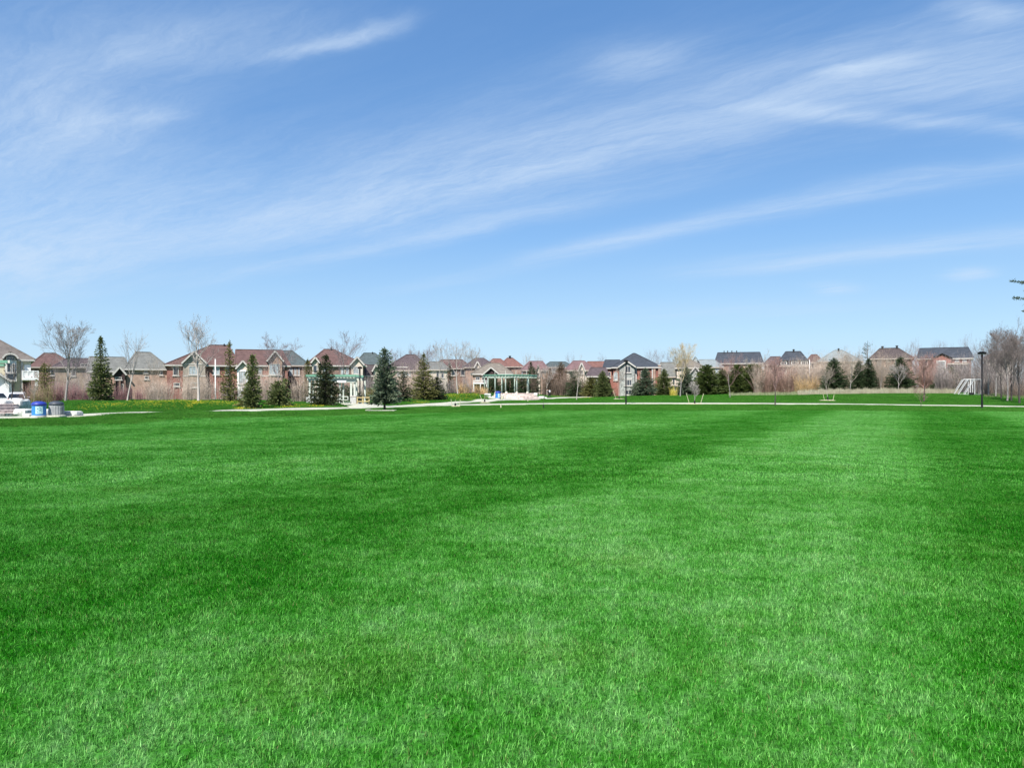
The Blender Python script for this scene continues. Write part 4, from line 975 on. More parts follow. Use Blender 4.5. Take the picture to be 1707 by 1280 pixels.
# skyline trees: a few meshes shared
PROTO = [bare_meshes(10, 6.5, 200 + i, fork=.22, nb=12, up=1.6, levels=2 + (i % 2), thick=.55, twig=1.25 if i % 2 == 0 else .95) for i in range(5)]
def shared(label, px, Y, top, wpx, k, tm, cm, group, rot):
    X = X_at(px, Y); z0 = gz(X, Y); H = Z_at(top, Y) - z0
    root = empty('bare_tree', (X, Y, z0), rot, label, 'tree', group); s = H / 9.7; sw = wpx / F * Y / 7.0
    root.scale = (sw, sw, s)
    for nm, me, m_ in (('trunk', PROTO[k][0], tm), ('crown', PROTO[k][1], cm)):
        key = (nm, k, m_.name)
        if key not in SH: SH[key] = me.copy(); SH[key].materials.append(m_)
        link(nm, SH[key], root)
SH = {}
GRP = 'leafless trees along the skyline'
for i, (px, Y, top, wd, cm, lb) in enumerate([
 (668, 190, 582, 22, M_purp, 'faint bare treetop left of the olive spruce tip'), (689, 192, 580, 24, M_purp, 'faint bare treetop above the grey brown roof'),
 (716, 190, 577, 26, M_purp, 'bare treetop right of the olive spruce tip'), (806, 200, 590, 16, M_tant, 'tiny bare treetop above the purple roof'),
 (878, 205, 591, 22, M_tant, 'wispy treetop between the orange and pink roofs'), (898, 205, 593, 24, M_tant, 'wispy treetop above the pink roof'),
 (951, 205, 592, 18, M_purp, 'forked bare treetop left of the red roof'), (966, 206, 594, 18, M_tant, 'small bare treetop above the red roof'),
 (1004, 205, 592, 20, M_purp, 'bare treetop left of the slate roof'), (1083, 190, 586, 30, M_purp, 'bare treetop right of the slate roof peak'),
 (1100, 188, 584, 30, M_purp, 'taller bare treetop left of the budding tree'), (1120, 190, 590, 26, M_purp, 'bare treetop touching the budding tree'),
 (1273, 188, 585, 24, M_tant, 'slim treetop right of the broad slate roof'), (1286, 170, 596, 30, M_pinkt, 'pinkish bare tree behind the path tree'),
 (1222, 168, 590, 40, M_pinkt, 'pink twigged tree before the broad slate roof'), (1202, 165, 600, 26, M_pinkt, 'pink twigged tree at the left wall of the broad slate roof'),
 (1447, 195, 575, 26, M_tant, 'wispy tree behind the bent pine'), (1510, 200, 572, 26, M_purp, 'grey treetop left of the long slate roof'),
 (1526, 198, 570, 28, M_purp, 'grey treetop between the two right roofs'), (1562, 205, 572, 26, M_purp, 'bare treetop above the long slate roof'),
 (1577, 205, 571, 24, M_purp, 'bare treetop right above the long slate roof'), (1613, 200, 563, 26, M_purp, 'spreading bare treetop left of the lamp'),
 (1625, 200, 568, 22, M_purp, 'bare treetop just left of the lamp head'), (1405, 158, 582, 34, M_tant, 'bleached bare tree behind the big right spruce'),
 (1430, 156, 592, 26, M_tant, 'tan bare tree left of the bent pine'), (1484, 155, 592, 30, M_tant, 'tan bare tree below the brown roof'),
 (1513, 150, 588, 34, M_tant, 'tan bare tree between the brown and slate roofs'), (1553, 150, 600, 26, M_pinkt, 'reddish bare tree before the brick house corner'),
 (870, 165, 612, 24, M_purp, 'grey bare tree behind the pergola right half'), (905, 160, 610, 30, M_tant, 'brown bare tree right of the pergola'),
 (925, 162, 607, 24, M_purp, 'bare tree left of the rusty cedar'), (840, 165, 604, 24, M_purp, 'grey bare tree above the pergola beams'),
 (858, 166, 606, 24, M_purp, 'grey bare tree above the pergola middle'), (820, 175, 596, 20, M_tant, 'slim bare tree before the orange roof'),
 (1024, 152, 616, 18, M_pinkt, 'small bare tree at the brick wing wall'), (1095, 158, 600, 24, M_tant, 'bare tree at the right corner of the brick house'),
 (1165, 155, 604, 26, M_pale, 'bleached bare tree before the tan pink roof'), (1335, 150, 612, 34, mat('twigs_orange', (0.50, 0.32, 0.19), .9, .2, 2), 'orange twigged willow under the dormered house'),
 (1318, 148, 608, 30, M_tant, 'greenish tan bare tree below the dormers'), (1352, 150, 616, 26, M_pinkt, 'rusty bare tree beside the white pole'),
 (1303, 148, 606, 34, M_tant, 'tan bare tree left below the dormers'), (150, 110, 598, 40, M_purp, 'bare tree left of the tall dark spruce'),
 (128, 105, 596, 34, M_purp, 'grey bare tree behind the broad maple'), (90, 100, 600, 30, M_purp, 'grey bare tree beside the shaggy cedar'),
 (255, 98, 600, 34, M_tant, 'thin bare tree at the pink brick wall'), (300, 95, 600, 30, M_tant, 'thin bare tree at the red brick corner'),
 (690, 125, 600, 36, M_purp, 'bare tree left behind the olive spruce'), (660, 122, 606, 30, M_tant, 'tan bare tree behind the crooked pine'),
 (775, 150, 596, 34, M_purp, 'purplish bare tree right behind the birch'), (795, 155, 604, 24, M_tant, 'bare tree before the cream gable')]):
    shared(lb, px, Y, top, wd, i % 5, M_grey, cm, GRP, i * 1.3)
M_grove = mat('twigs_grove', (.20, .165, .155), .9, .25, 1.5)
GR2 = 'leafless trees in the grove at the right edge'
for i, (px, Y, top, wd, dk, lb) in enumerate([
 (1648, 112, 566, 40, 0, 'grey bare tree right behind the lamp'), (1660, 108, 548, 44, 0, 'tall grey bare tree second behind the lamp'),
 (1669, 100, 552, 46, 1, 'slim trunked grove tree with pale base'), (1679, 92, 540, 50, 0, 'pale trunked leaning grove tree'),
 (1686, 93, 548, 48, 1, 'dark trunked grove tree with forked base'), (1700, 84, 530, 56, 1, 'dark tall grove tree cut by the right edge'),
 (1711, 86, 545, 56, 0, 'bare grove tree mostly outside the right edge'), (1640, 122, 588, 36, 0, 'low bushy bare tree behind the goals')]):
    bare(lb, px, Y, top, wd, 300 + i, M_dark if dk else M_grey, M_grove, GR2, fork=.18, nb=15, up=1.0, thick=.8, lean=[0, .03, 0, .06, -.02, .03, 0, 0][i], levels=3 if i in (1, 3, 4, 5) else 2, twig=1.35)
# the big pine just outside the right edge reaches in with flat boughs
def big_pine():
    Y = 70; X = X_at(1795, Y); z0 = gz(X, Y); root = empty('pine_tree', (X, Y, z0), 0, 'tall pine whose flat boughs reach in at the right edge', 'tree')
    H = 14.0; tube_trunk([(0, 0, -.2), (.1, 0, 6), (0, 0, H)], [.24, .16, .05]).build('trunk', M_bark, root, True)
    r = np.random.default_rng(8); cs, ds, Ls = [], [], []; bm_ = MB()
    lim = [(pi, 10.75, 6.0), (pi + .1, 10.0, 4.9), (pi - .1, 9.35, 5.3), (pi+.1, 8.7, 4.9)] + [(r.uniform(0, 2 * pi), r.uniform(5.5, 13.2), 0) for _ in range(26)]
    for az, z, L in lim:
        if L == 0: L = min(4.4, 1.0 + (13.6 - z) * .62) * r.uniform(.7, 1)
        d = np.array([cos(az), sin(az), .03]); bm_.bar((0, 0, z), (d[0] * L * .85, d[1] * L * .85, z + .10 * L), .045, 5, .012)
        n = int(L / .10); s = r.uniform(.30, 1, n) ** .8 * L; p = np.array([0, 0, z]) + d[None] * s[:, None]; p[:, 2] += .09 * s
        for k in range(11):
            dd = d[None] * r.uniform(-.2, .9, (n, 1)) + np.array([-d[1], d[0], 0])[None] * r.normal(0, .8, (n, 1)) + np.array([0, 0, 1])[None] * r.normal(.25, .3, (n, 1)); dd /= np.linalg.norm(dd, axis=1)[:, None]
            cs.append(p + r.normal(0, .10, p.shape) * np.array([1, 1, .45])); ds.append(dd); Ls.append(r.uniform(.14, .28, n))
    c, d, L = map(np.concatenate, (cs, ds, Ls)); V, Q = diamonds(c, d, L, L * .12, r)
    link('crown', np_mesh('crown', V, Q), root, FOL['blue']); bm_.build('branches', M_bark, root)
big_pine()

# ------------------------------------------------------------------ thickets of bare shrubs (nobody could count the stems)
def thicket(label, px0, px1, Y0, Y1, h, m_, seed, per=75, lean=.28, top=None):
    r = np.random.default_rng(seed); Lm = (px1 - px0) / F * (Y0 + Y1) / 2; n = int(per * Lm)
    ncl = max(4, int(Lm * 2.2)); cp = r.uniform(px0, px1, ncl); cy = r.uniform(Y0, Y1, ncl); ch = r.uniform(.6, 1.15, ncl); pk = r.integers(0, ncl, n)
    Y = cy[pk] + r.normal(0, .25, n); X = (cp[pk] - CX) / F * cy[pk] + r.normal(0, .28, n); Z = ground_z(X, Y) - .05
    hh = h * ch[pk] * r.uniform(.55, 1.1, n); az = r.uniform(0, 2 * pi, n); b = r.gamma(2, .5, n) * lean
    P0 = np.column_stack([X, Y, Z]); P1 = P0 + np.column_stack([np.cos(az) * b * hh * .35, np.sin(az) * b * hh * .35, hh * .55]); P2 = P0 + np.column_stack([np.cos(az) * b * hh * .8, np.sin(az) * b * hh * .8, hh])
    fat = max(1.0, (Y0 / 85) ** .9); rad = r.uniform(.008, .017, n) * fat
    V, Q, T = [], [], []
    ang_ = np.array([0, 2.094, 4.189]); ring = np.column_stack([np.cos(ang_), np.sin(ang_), 0 * ang_])
    A = (P0[:, None] + ring[None] * rad[:, None, None]); B = (P1[:, None] + ring[None] * (rad * .7)[:, None, None])
    V = np.concatenate([A, B, P2[:, None]], 1).reshape(-1, 3); a = np.arange(n) * 7
    Q = np.concatenate([np.stack([a + i, a + (i + 1) % 3, a + 3 + (i + 1) % 3, a + 3 + i], 1) for i in range(3)]); T = np.concatenate([np.stack([a + 3 + i, a + 3 + (i + 1) % 3, a + 6], 1) for i in range(3)])
    # side twigs
    k = 7; f = r.uniform(.25, .98, (n, k)); pb = np.where((f < .5)[..., None], P0[:, None] + (P1 - P0)[:, None] * (f * 2)[..., None], P1[:, None] + (P2 - P1)[:, None] * (f * 2 - 1)[..., None]).reshape(-1, 3)
    d = r.normal(0, 1, (n * k, 3)); d[:, 2] = np.abs(d[:, 2]) * .9 + .5; d /= np.linalg.norm(d, axis=1)[:, None]; L = (r.uniform(.12, .42, n * k) * h / 2.2 * np.repeat(hh / h, k))[:, None]
    sd_ = np.cross(d, r.normal(0, 1, d.shape)); sd_ /= np.linalg.norm(sd_, axis=1)[:, None]; wt = .0065 * fat
    V2 = np.stack([pb - sd_ * wt, pb + sd_ * wt, pb + d * L], 1).reshape(-1, 3); b0_ = len(V); a = np.arange(n * k) * 3 + b0_
    o = link('shrub_thicket', np_mesh('shrub_thicket', np.concatenate([V, V2]), Q, np.concatenate([T, np.stack([a, a + 1, a + 2], 1)])), None, m_)
    return tag(o, label, 'shrubs', kind='stuff')
def stems(name, c, k=1.0):
    return leafmat(name, tuple(v * .42 * k for v in c), tuple(min(.8, v * 1.5 * k) for v in c), .0, .8)
M_dog = stems('stems_dogwood', (.22, .115, .115)); M_red = stems('stems_reddish', (.29, .185, .145)); M_stan = stems('stems_tan', (.42, .34, .275))
M_sbr2 = stems('stems_tan_brown', (.34, .27, .205)); M_sbr = stems('stems_brown', (.21, .155, .12)); M_oliv = stems('stems_olive', (.20, .17, .085)); M_or = stems('stems_orange', (.48, .33, .16)); M_gry = stems('stems_grey', (.28, .24, .22))
thicket('dark reddish bare shrubs beside the beige house', 36, 66, 79, 84, 2.7, M_red, 1)
thicket('olive brown shrubs behind the blue bin', 58, 92, 79, 85, 2.6, M_oliv, 2, 95)
thicket('red stemmed dogwood thicket behind the grey bin', 86, 158, 79, 84, 2.3, M_dog, 3, 95)
thicket('tall grey tan bare shrubs behind the broad maple', 84, 160, 88, 94, 3.9, M_gry, 4, 60)
thicket('red stemmed dogwood thicket under the pink brick house', 178, 246, 79, 84, 1.9, M_dog, 5, 90)
thicket('tan bare hedge before the pink brick wall', 232, 288, 79, 86, 2.5, M_stan, 6, 85)
thicket('dense tan bare hedge before the large red brick house', 280, 400, 79, 87, 2.8, M_stan, 7, 95)
thicket('dense pale tan hedge between the slim spruces and the pergola', 395, 520, 80, 88, 3.3, M_stan, 8, 95)
thicket('olive undergrowth beyond the white pergola', 515, 655, 96, 102, 2.0, M_oliv, 9, 80)
thicket('tan bare shrubs behind the white pergola', 520, 640, 103, 109, 3.4, M_gry, 10, 60)
thicket('tan bare shrubs between the blue spruce and the olive spruce', 655, 728, 101, 108, 4.6, M_stan, 11, 100)
thicket('tan grey shrubs left of the two trunked birch', 716, 786, 121, 127, 3.0, M_gry, 12, 85)
thicket('yellow orange shrubs on top of the dandelion bank', 766, 812, 119.5, 123, 1.6, M_or, 13, 100)
thicket('rust brown thicket behind the walker', 884, 985, 151, 158, 5.0, M_sbr, 14, 110)
thicket('reddish undergrowth at the brick wing', 985, 1040, 150, 154, 2.2, M_red, 15, 70)
thicket('brown undergrowth below the dense pines', 1110, 1275, 150, 155, 2.2, M_sbr, 16, 60)
thicket('tan pink thicket right of the dense pines', 1256, 1320, 136, 144, 5.8, M_red, 17, 120)
thicket('tan thicket behind the path tree', 1262, 1372, 137, 146, 6.0, M_stan, 18, 130)
thicket('orange yellow shrubs under the dormered house', 1326, 1364, 133, 137, 3.2, M_or, 19, 75)
thicket('tan bare thicket behind the paired spruces', 1360, 1532, 139, 148, 6.8, M_sbr2, 20, 130)
thicket('reddish bare thicket before the brick house corner', 1512, 1566, 136, 142, 6.2, M_red, 21, 120)
thicket('grey brown bare thicket behind the goals', 1560, 1665, 128, 138, 6.3, M_gry, 22, 120)
thicket('dense grey brown brush under the grove trees', 1630, 1760, 116, 128, 6.2, M_gry, 23, 110)
thicket('brown brush among the grove trunks', 1640, 1760, 112, 122, 2.6, M_sbr, 24, 70)
thicket('yellow blooming shrub right of the corner spruce', 1120, 1133, 136, 138, 1.6, mat('blooms_yellow', (.50, .42, .06), .8, .2), 25, 60)
thicket('hazy line of far leafless woods behind the roofs', 560, 1760, 228, 245, 8.5, M_gry, 26, 16)

# ------------------------------------------------------------------ park furniture
M_black = mat('black_metal', (0.006, 0.006, 0.007), 0.6, 0.2, 3, spec=.2); M_green = mat('paint_green', (0.13, 0.29, 0.20), 0.6, 0.12, 2); M_greenp = mat('paint_grey_green', (0.33, 0.41, 0.35), 0.65, 0.12, 2)
M_white = WL['white']; M_offw = mat('paint_off_white', (0.50, 0.53, 0.46), 0.6, 0.06, 2); M_yel = mat('timber_yellow', (0.46, 0.36, 0.18), 0.8, 0.12, 5); M_stake = mat('stake_timber', (0.58, 0.55, 0.36), 0.8, 0.12, 6)
M_guard = mat('guard_black', (0.015, 0.015, 0.014), 0.7); M_mulch = mat('mulch', (0.46, 0.40, 0.27), 0.95, 0.4, 9, bump=.6)
M_rock = mat('boulder_pale', (0.56, 0.55, 0.51), 0.9, 0.12, 2.2, bump=.5, fine=8); M_stonep = mat('step_stone_pinkish', (0.60, 0.50, 0.44), 0.9, 0.22, 3.5, bump=.4, fine=7); M_stoned = mat('step_stone_dark', (0.46, 0.38, 0.34), .9, .25, 3.5, bump=.4)
M_pier = mat('pier_stone', (0.42, 0.42, 0.40), .9, .15, 3)
def lamp(px, Y, h_px_top, label, seed):
    X = X_at(px, Y); z = gz(X, Y); H = Z_at(h_px_top, Y) - z; r = empty('street_lamp', (X, Y, z), R(seed), label, 'lamp', 'park path lamps')
    p = MB().lathe([(.12, -.3), (.12, .02), (.085, .06), (.085, .5), (.07, .55), (.062, H - .22)], 10).build('pole', M_black, r, True)
    MB().box(-.13, .13, -.13, .13, 0, .03).build('base_plate', M_black, p)
    m_ = MB(); m_.box(-.24, .24, -.24, .24, H - .22, H - .06); m_.box(-.15, .15, -.15, .15, H - .055, H); m_.build('lamp_head', M_black, r, bevel=.02)
    MB().box(-.18, .18, -.18, .18, H - .24, H - .223).build('lens', mat('lamp_lens', (.35, .36, .36), .3), r)
lamp(1637, 66, 586, 'tallest black square headed lamp post at the right of the field', 8)
lamp(1043.5, 84, 600, 'black lamp post before the stone gabled brick house', -5)
lamp(600, 80, 611, 'dark lamp post at the right corner of the white pergola', 12)

def staked(label, px, Y, stakes, guard_h, crown=None, mulch_px=22, seed=0, cm=None):
    X = X_at(px, Y); z = gz(X, Y); k = Y / F
    g = MB(); r = np.random.default_rng(seed); Rm = mulch_px / 2 * k; n = 22
    prof = [(Rm * (1 + .12 * sin(3 * t + seed) + r.uniform(-.05, .05)), t) for t in np.linspace(0, 2 * pi, n + 1)[:-1]]
    vs = [(0, 0, .10)] + [(q * .62 * cos(t), q * .62 * sin(t), .11 + r.uniform(-.02, .02)) for q, t in prof] + [(q * cos(t), q * sin(t), .04) for q, t in prof] + [(q * 1.02 * cos(t), q * 1.02 * sin(t), -.3) for q, t in prof]
    fs = [(0, 1 + i, 1 + (i + 1) % n) for i in range(n)] + [(1 + i, 1 + n + i, 1 + n + (i + 1) % n, 1 + (i + 1) % n) for i in range(n)] + [(1 + n + i, 1 + 2 * n + i, 1 + 2 * n + (i + 1) % n, 1 + n + (i + 1) % n) for i in range(n)]
    root = empty('sapling_tree', (X, Y, z), 0, label, 'sapling'); g.add(vs, fs); g.build('mulch_ring', M_mulch, root)
    for (a, ya, b, yb) in stakes:
        MB().bar(((a - px) * k, -.1, Z_at(ya, Y) - z), ((b - px) * k, 0, -.1), .028, 6, .022).build('stake', M_stake, root)
    MB().lathe([(.085, -.05), (.09, .1), (.08, guard_h)], 10).build('trunk_guard', M_guard, root)
    if crown:
        top, wd = crown; H = Z_at(top, Y) - z; t, c = bare_meshes(H, wd * k, 500 + seed, fork=.35, nb=10, up=1.5, levels=2, thick=.45, twig=1.2)
        link('trunk', t, root, M_pale); link('crown', c, root, cm or M_pale)
    else: MB().bar((0, 0, 0), (.02, 0, guard_h + .35), .02, 6, .012).build('stem', M_stake, root)
staked('bare stub with two pale stakes and black guard on the near grass', 759, 73, [(752, 665.5, 754.5, 678), (767.5, 666, 765.5, 676)], .36, None, 17, 1)
staked('staked bare stub by the path below the dandelion bank', 808, 89, [(800, 658, 806, 672.5)], .42, None, 19, 2)
staked('staked pink stemmed sapling in mulch before the stone gabled house', 1032, 116, [(1022, 650.5, 1027.5, 667)], .5, (612, 24), 20, 3, M_tant)
staked('whitish twigged sapling held by two leaning stakes at the path', 1158, 84, [(1143.5, 655, 1150, 673), (1172.5, 656, 1167, 672)], .42, (637, 24), 25, 4)
staked('staked young tree in pale mulch beyond the path at right', 1380, 95, [(1371, 654.5, 1375, 667.5), (1390, 658, 1388, 667)], .5, (610, 24), 27, 5, M_tant)
for lb, px, Y, top, w_, s_ in [('thin bare whip with pale foot before the blue bin', 835, 68, 652, 5, 1), ('thin brown whip with white foot at the pergola steps', 880, 102, 636, 6, 2), ('thin black whip standing on the near grass by the walker', 906, 66, 645, 10, 3)]:
    X = X_at(px, Y); z = gz(X, Y); H = Z_at(top, Y) - z; t, c = bare_meshes(H, w_ / F * Y, 600 + s_, fork=.55, nb=5, up=2, levels=1, thick=.35)
    root = empty('young_tree', (X, Y, z), 0, lb, 'sapling'); link('trunk', t, root, M_dark); link('crown', c, root, M_dark)
    MB().lathe([(.05, -.02), (.045, .35)], 8).build('trunk_guard', M_stake if s_ != 3 else M_guard, root)

# white pergola with green roof edge
Yp = 80.0; xp = X_at(557.5, Yp); zp = gz(X_at(590, Yp), Yp); kp = Yp / F
root = empty('pergola', (xp, Yp, zp), 0, 'white pergola with green roof beams behind the dark spruce', 'pergola')
def pl(px): return (px - 557.5) * kp
def pz(py): return Z_at(py, Yp) - zp
for px, dy, k in [(516.5, 0, .09), (520.5, .35, .09), (566.5, .1, .09), (570.5, .45, .09), (585.5, 0, .1), (591, .1, .1), (517, 3.4, .09), (583, 3.5, .08), (598, 3.4, .08), (555, 3.4, .08), (540, 3.4, .08)]:
    MB().box(pl(px) - k, pl(px) + k, dy - k, dy + k, -.2, pz(634)).build('post', M_offw, root)
for y in (0, 3.4): MB().box(pl(512.5), pl(594), y - .1, y + .12, pz(634), pz(630)).build('beam', M_offw, root)
MB().box(pl(554), pl(593), -.14, -.102, pz(637.5), pz(629)).build('arched_fascia', M_offw, root)
for i in range(16):
    q = pl(513.5) + (pl(593) - pl(513.5)) * i / 15; MB().box(q - .04, q + .04, -.45, 3.85, pz(630) + .003, pz(628)).build('rafter', M_offw, root)
for y in (-.5, .9, 2.3, 3.7): MB().box(pl(512), pl(594.5), y - .07, y + .07, pz(628) + .003, pz(624.5)).build('roof_beam', M_green, root)
MB().box(pl(562.5), pl(578), -.25, -.15, pz(637.8), pz(634)).build('sign_board', M_white, root)
MB().box(pl(585), pl(594.5), -.35, .45, -.2, .75).build('pier', M_pier, root); MB().box(pl(584.5), pl(595), -.4, .5, .753, .85).build('pier_cap', M_sill, root)
MB().box(pl(512), pl(524), -.35, .6, -.2, .75).build('pier', M_pier, root)
t = empty('park_bench', (xp, Yp - 1.0, zp), 0, 'white bench under the white pergola', 'bench')
MB().box(pl(566), pl(583.5), .12, .17, .72, .80).build('backrest', M_offw, t); MB().box(pl(566), pl(583.5), -.25, .1, .40, .46).build('seat', M_offw, t)
for px in (566.5, 570.5, 579.5, 583): MB().box(pl(px) - .035, pl(px) + .035, .1, .17, -.05, .72 if px in (566.5, 583) else .398).build('leg', M_offw, t)
MB().box(pl(560), pl(600), -.6, 3.9, -.22, .04).build('floor', M_conc, root)
t = empty('railing', (X_at(606, 79), 79, gz(X_at(606, 79), 79)), 0, 'yellow timber rail fence right of the white pergola', 'railing')
kk = 79 / F
for px in (595.5, 605, 615.5): MB().box((px - 606) * kk - .05, (px - 606) * kk + .05, -.05, .05, -.1, .80).build('post', M_yel, t)
for z_ in (.30, .70): MB().box((595 - 606) * kk, (616 - 606) * kk, -.09, -.052, z_ - .045, z_ + .045).build('rail', M_yel, t)
# pale pad at the edge of the field
X = X_at(636, 58.5); pd = MB(); pd.box(-1.05, 1.1, -.7, .7, -.2, .07); pd.box(-1.05, -.85, -.72, .72, .073, .13)
o = pd.build('concrete_pad', M_conc, None, bevel=.02); o.location = (X, 58.2, gz(X, 58.2)); tag(o, 'pale concrete pad on the grass before the blue green spruce', 'slab')

# green pergola over curved steps
Yq = 122.0; kq = Yq / F; xq = X_at(855, Yq)
def ql(px): return (px - 855) * kq
z_dk = Z_at(655.5, Yq)
root = empty('pergola', (xq, Yq, z_dk), 0, 'curved green pergola of five posts above the stone steps', 'pergola')
PP = [(808.5, 1.0), (826.5, .2), (844, 0), (861.5, .2), (879.5, .9)]
for i, (px, dy) in enumerate(PP):
    b_ = MB().lathe([(.26, -.9), (.26, .0), (.12, .30)], 10, (ql(px), dy, 0)).build('post_base', M_conc, root, False)
    MB().lathe([(.115, .303), (.085, Z_at(628, Yq) - z_dk)], 10, (ql(px) - (.12 if i < 3 else 0), dy, 0)).build('post', M_greenp, root, True)
    MB().box(ql(px) - .14 - .03, ql(px) - .14 + .03, dy - .03, dy + .03, Z_at(627, Yq) - z_dk + .03, Z_at(618 if i else 622, Yq) - z_dk).build('finial', M_offw, root)
for i, (px, dy) in enumerate([(812, 4.6), (836, 3.9), (858, 3.9), (882, 4.4)]):
    MB().lathe([(.11, -.3), (.085, Z_at(628, Yq) - z_dk)], 8, (ql(px), dy, 0)).build('post', M_greenp, root, True)
cur = lambda px: ((px - 850) / 45) ** 2 * 1.2
for (pxs, off, za, zb, m_, nm) in [(np.linspace(803, 885, 9), 0, 629.2, 627.3, M_greenp, 'beam'), (np.linspace(814, 896, 9), 4.0, 629.6, 627.6, M_greenp, 'beam')]:
    for a_, b_ in zip(pxs[:-1], pxs[1:]):
        z1 = (Z_at(za, Yq) + Z_at(zb, Yq)) / 2 - z_dk; MB().beam((ql(a_), cur(a_) + off, z1), (ql(b_), cur(b_) + off, z1), .14, Z_at(zb, Yq) - Z_at(za, Yq)).build(nm, m_, root)
for i in range(16):
    a_ = 806 + 80 * i / 15; MB().beam((ql(a_), cur(a_) - .7, Z_at(626.1, Yq) - z_dk), (ql(a_) + 1.1, cur(a_) + 5.0, Z_at(626.1, Yq) - z_dk), .06, .2).build('rafter', M_green, root)
for off in (-.6, .8, 2.2, 3.6, 4.9):
    pxs = np.linspace(808, 887, 7)
    for a_, b_ in zip(pxs[:-1], pxs[1:]): MB().beam((ql(a_) + off * .2, cur(a_) + off, Z_at(624.8, Yq) - z_dk + .01), (ql(b_) + off * .2, cur(b_) + off, Z_at(624.8, Yq) - z_dk + .01), .07, .09).build('batten', M_green, root)
# steps
def steps(label, pxa, pxb, Y0, run, z0, rise, n, mats, curve=0.0, seed=0, shrink=0.0):
    r = np.random.default_rng(seed); pc = (pxa + pxb) / 2; X0 = X_at(pc, Y0); root = empty('stone_steps', (X0, Y0, z0), math.atan2(-X0, Y0), label, 'steps')
    for s_ in range(n):
        k = Y0 / F; a, b = (pxa - pc) * k + s_ * shrink, (pxb - pc) * k - s_ * shrink; x = a; i = 0
        g = MB()
        while x < b - .1:
            w_ = min(r.uniform(.7, 1.3), b - x); u0, u1 = (x - a) / (b - a) * 2 - 1, (x + w_ - a) / (b - a) * 2 - 1; f0, f1 = curve * u0 * u0, curve * u1 * u1; j = r.uniform(-.015, .015)
            y = s_ * run + j; zt = (s_ + 1) * rise + r.uniform(-.008, .008)
            vs = [(x + .012, y + f0, -.4), (x + w_ - .012, y + f1, -.4), (x + w_ - .012, y + f1 + run * (1.25 if s_ < n - 1 else 4), -.4), (x + .012, y + f0 + run * (1.25 if s_ < n - 1 else 4), -.4)]
            vs += [(p[0], p[1], zt) for p in vs]; g.add(vs, [(0, 3, 2, 1), (4, 5, 6, 7), (0, 1, 5, 4), (1, 2, 6, 5), (2, 3, 7, 6), (3, 0, 4, 7)], int(r.integers(0, len(mats)))); x += w_; i += 1
        g.build('step', mats, root)
    return root
steps('curved tiers of pinkish stone steps under the green pergola', 814, 902, 115.0, 1.25, .02, .215, 5, [M_stonep, M_stonep, M_stoned], 1.6, 1, .22)
steps('tiers of pinkish brown stone steps at the left edge', -70, 30, 46.2, .95, .0, .17, 4, [M_stonep, M_stonep, M_stoned], 1.2, 2, .05)
def slab(name, label, px, Y, wpx, hh, dp, m_, seed, z=None, cat='stone', rz=0):
    r = np.random.default_rng(seed); w_ = wpx / F * Y / 2
    bm = MB(); n = 9; rows = [(.0, .92), (.35, 1.0), (.8, .96), (1.0, .80)]
    vs = []; per = 14
    for hf, sc in rows:
        for i in range(per):
            t = 2 * pi * i / per; c_, s_ = cos(t), sin(t); e = .45; vs.append((w_ * sc * abs(c_) ** e * (1 if c_ > 0 else -1) * (1 + r.uniform(-.05, .05)), dp / 2 * sc * abs(s_) ** e * (1 if s_ > 0 else -1) * (1 + r.uniform(-.08, .08)), hh * hf + r.uniform(-.03, .03) * hh))
    fs = [(j * per + i, j * per + (i + 1) % per, (j + 1) * per + (i + 1) % per, (j + 1) * per + i) for j in range(len(rows) - 1) for i in range(per)] + [tuple(range(3 * per, 4 * per)), tuple(range(per - 1, -1, -1))]
    bm.add(vs, fs); o = bm.build(name, m_, None, bevel=.015); X = X_at(px, Y); o.location = (X, Y, (gz(X, Y) if z is None else z) - .03); o.rotation_euler[2] = R(rz); tag(o, label, cat); return o
slab('boulder', 'large pale rounded boulder before the rear white car', 30, 52, 32, .62, 1.3, M_rock, 1, .38)
slab('boulder', 'smaller grey boulder left of the large pale boulder', 6, 51, 22, .42, 1.2, M_rock, 2, .50)
slab('stone_block', 'square cut pale stone block left of the blue bin', 41, 48, 25, .46, 1.2, M_rock, 3, .0)
slab('stone_block', 'low pale stone under the square cut block', 49, 46.2, 14, .22, .8, M_rock, 4, .0)
slab('stone_block', 'pale stone seen between the two bins', 80, 47, 12, .42, .8, M_rock, 5, .04)
slab('stone_slab', 'long flat pale stone lying right of the grey bin', 119, 46, 31, .30, 1.0, M_rock, 6, .06)
slab('boulder', 'dark small stone propping the long flat stone', 107, 45.7, 6, .22, .4, M_stoned, 7, .0)
slab('boulder', 'pale boulder at the left end of the pergola steps', 813, 117, 12, .75, 1.6, M_rock, 8, .35)
slab('boulder', 'low pale boulder beside the left end of the steps', 820, 115, 14, .5, 1.2, M_rock, 9, .1)
slab('stone_block', 'pale block on top of the pergola steps', 893, 120, 7, .42, .7, M_rock, 10, .75)
slab('stone_block', 'white stone slab at the right end of the pergola steps', 903, 124, 11, .45, 1.0, M_rock, 11, .18)
slab('stone_block', 'small pale stone next to the walker', 909, 129, 6, .35, .7, M_rock, 12, .08)

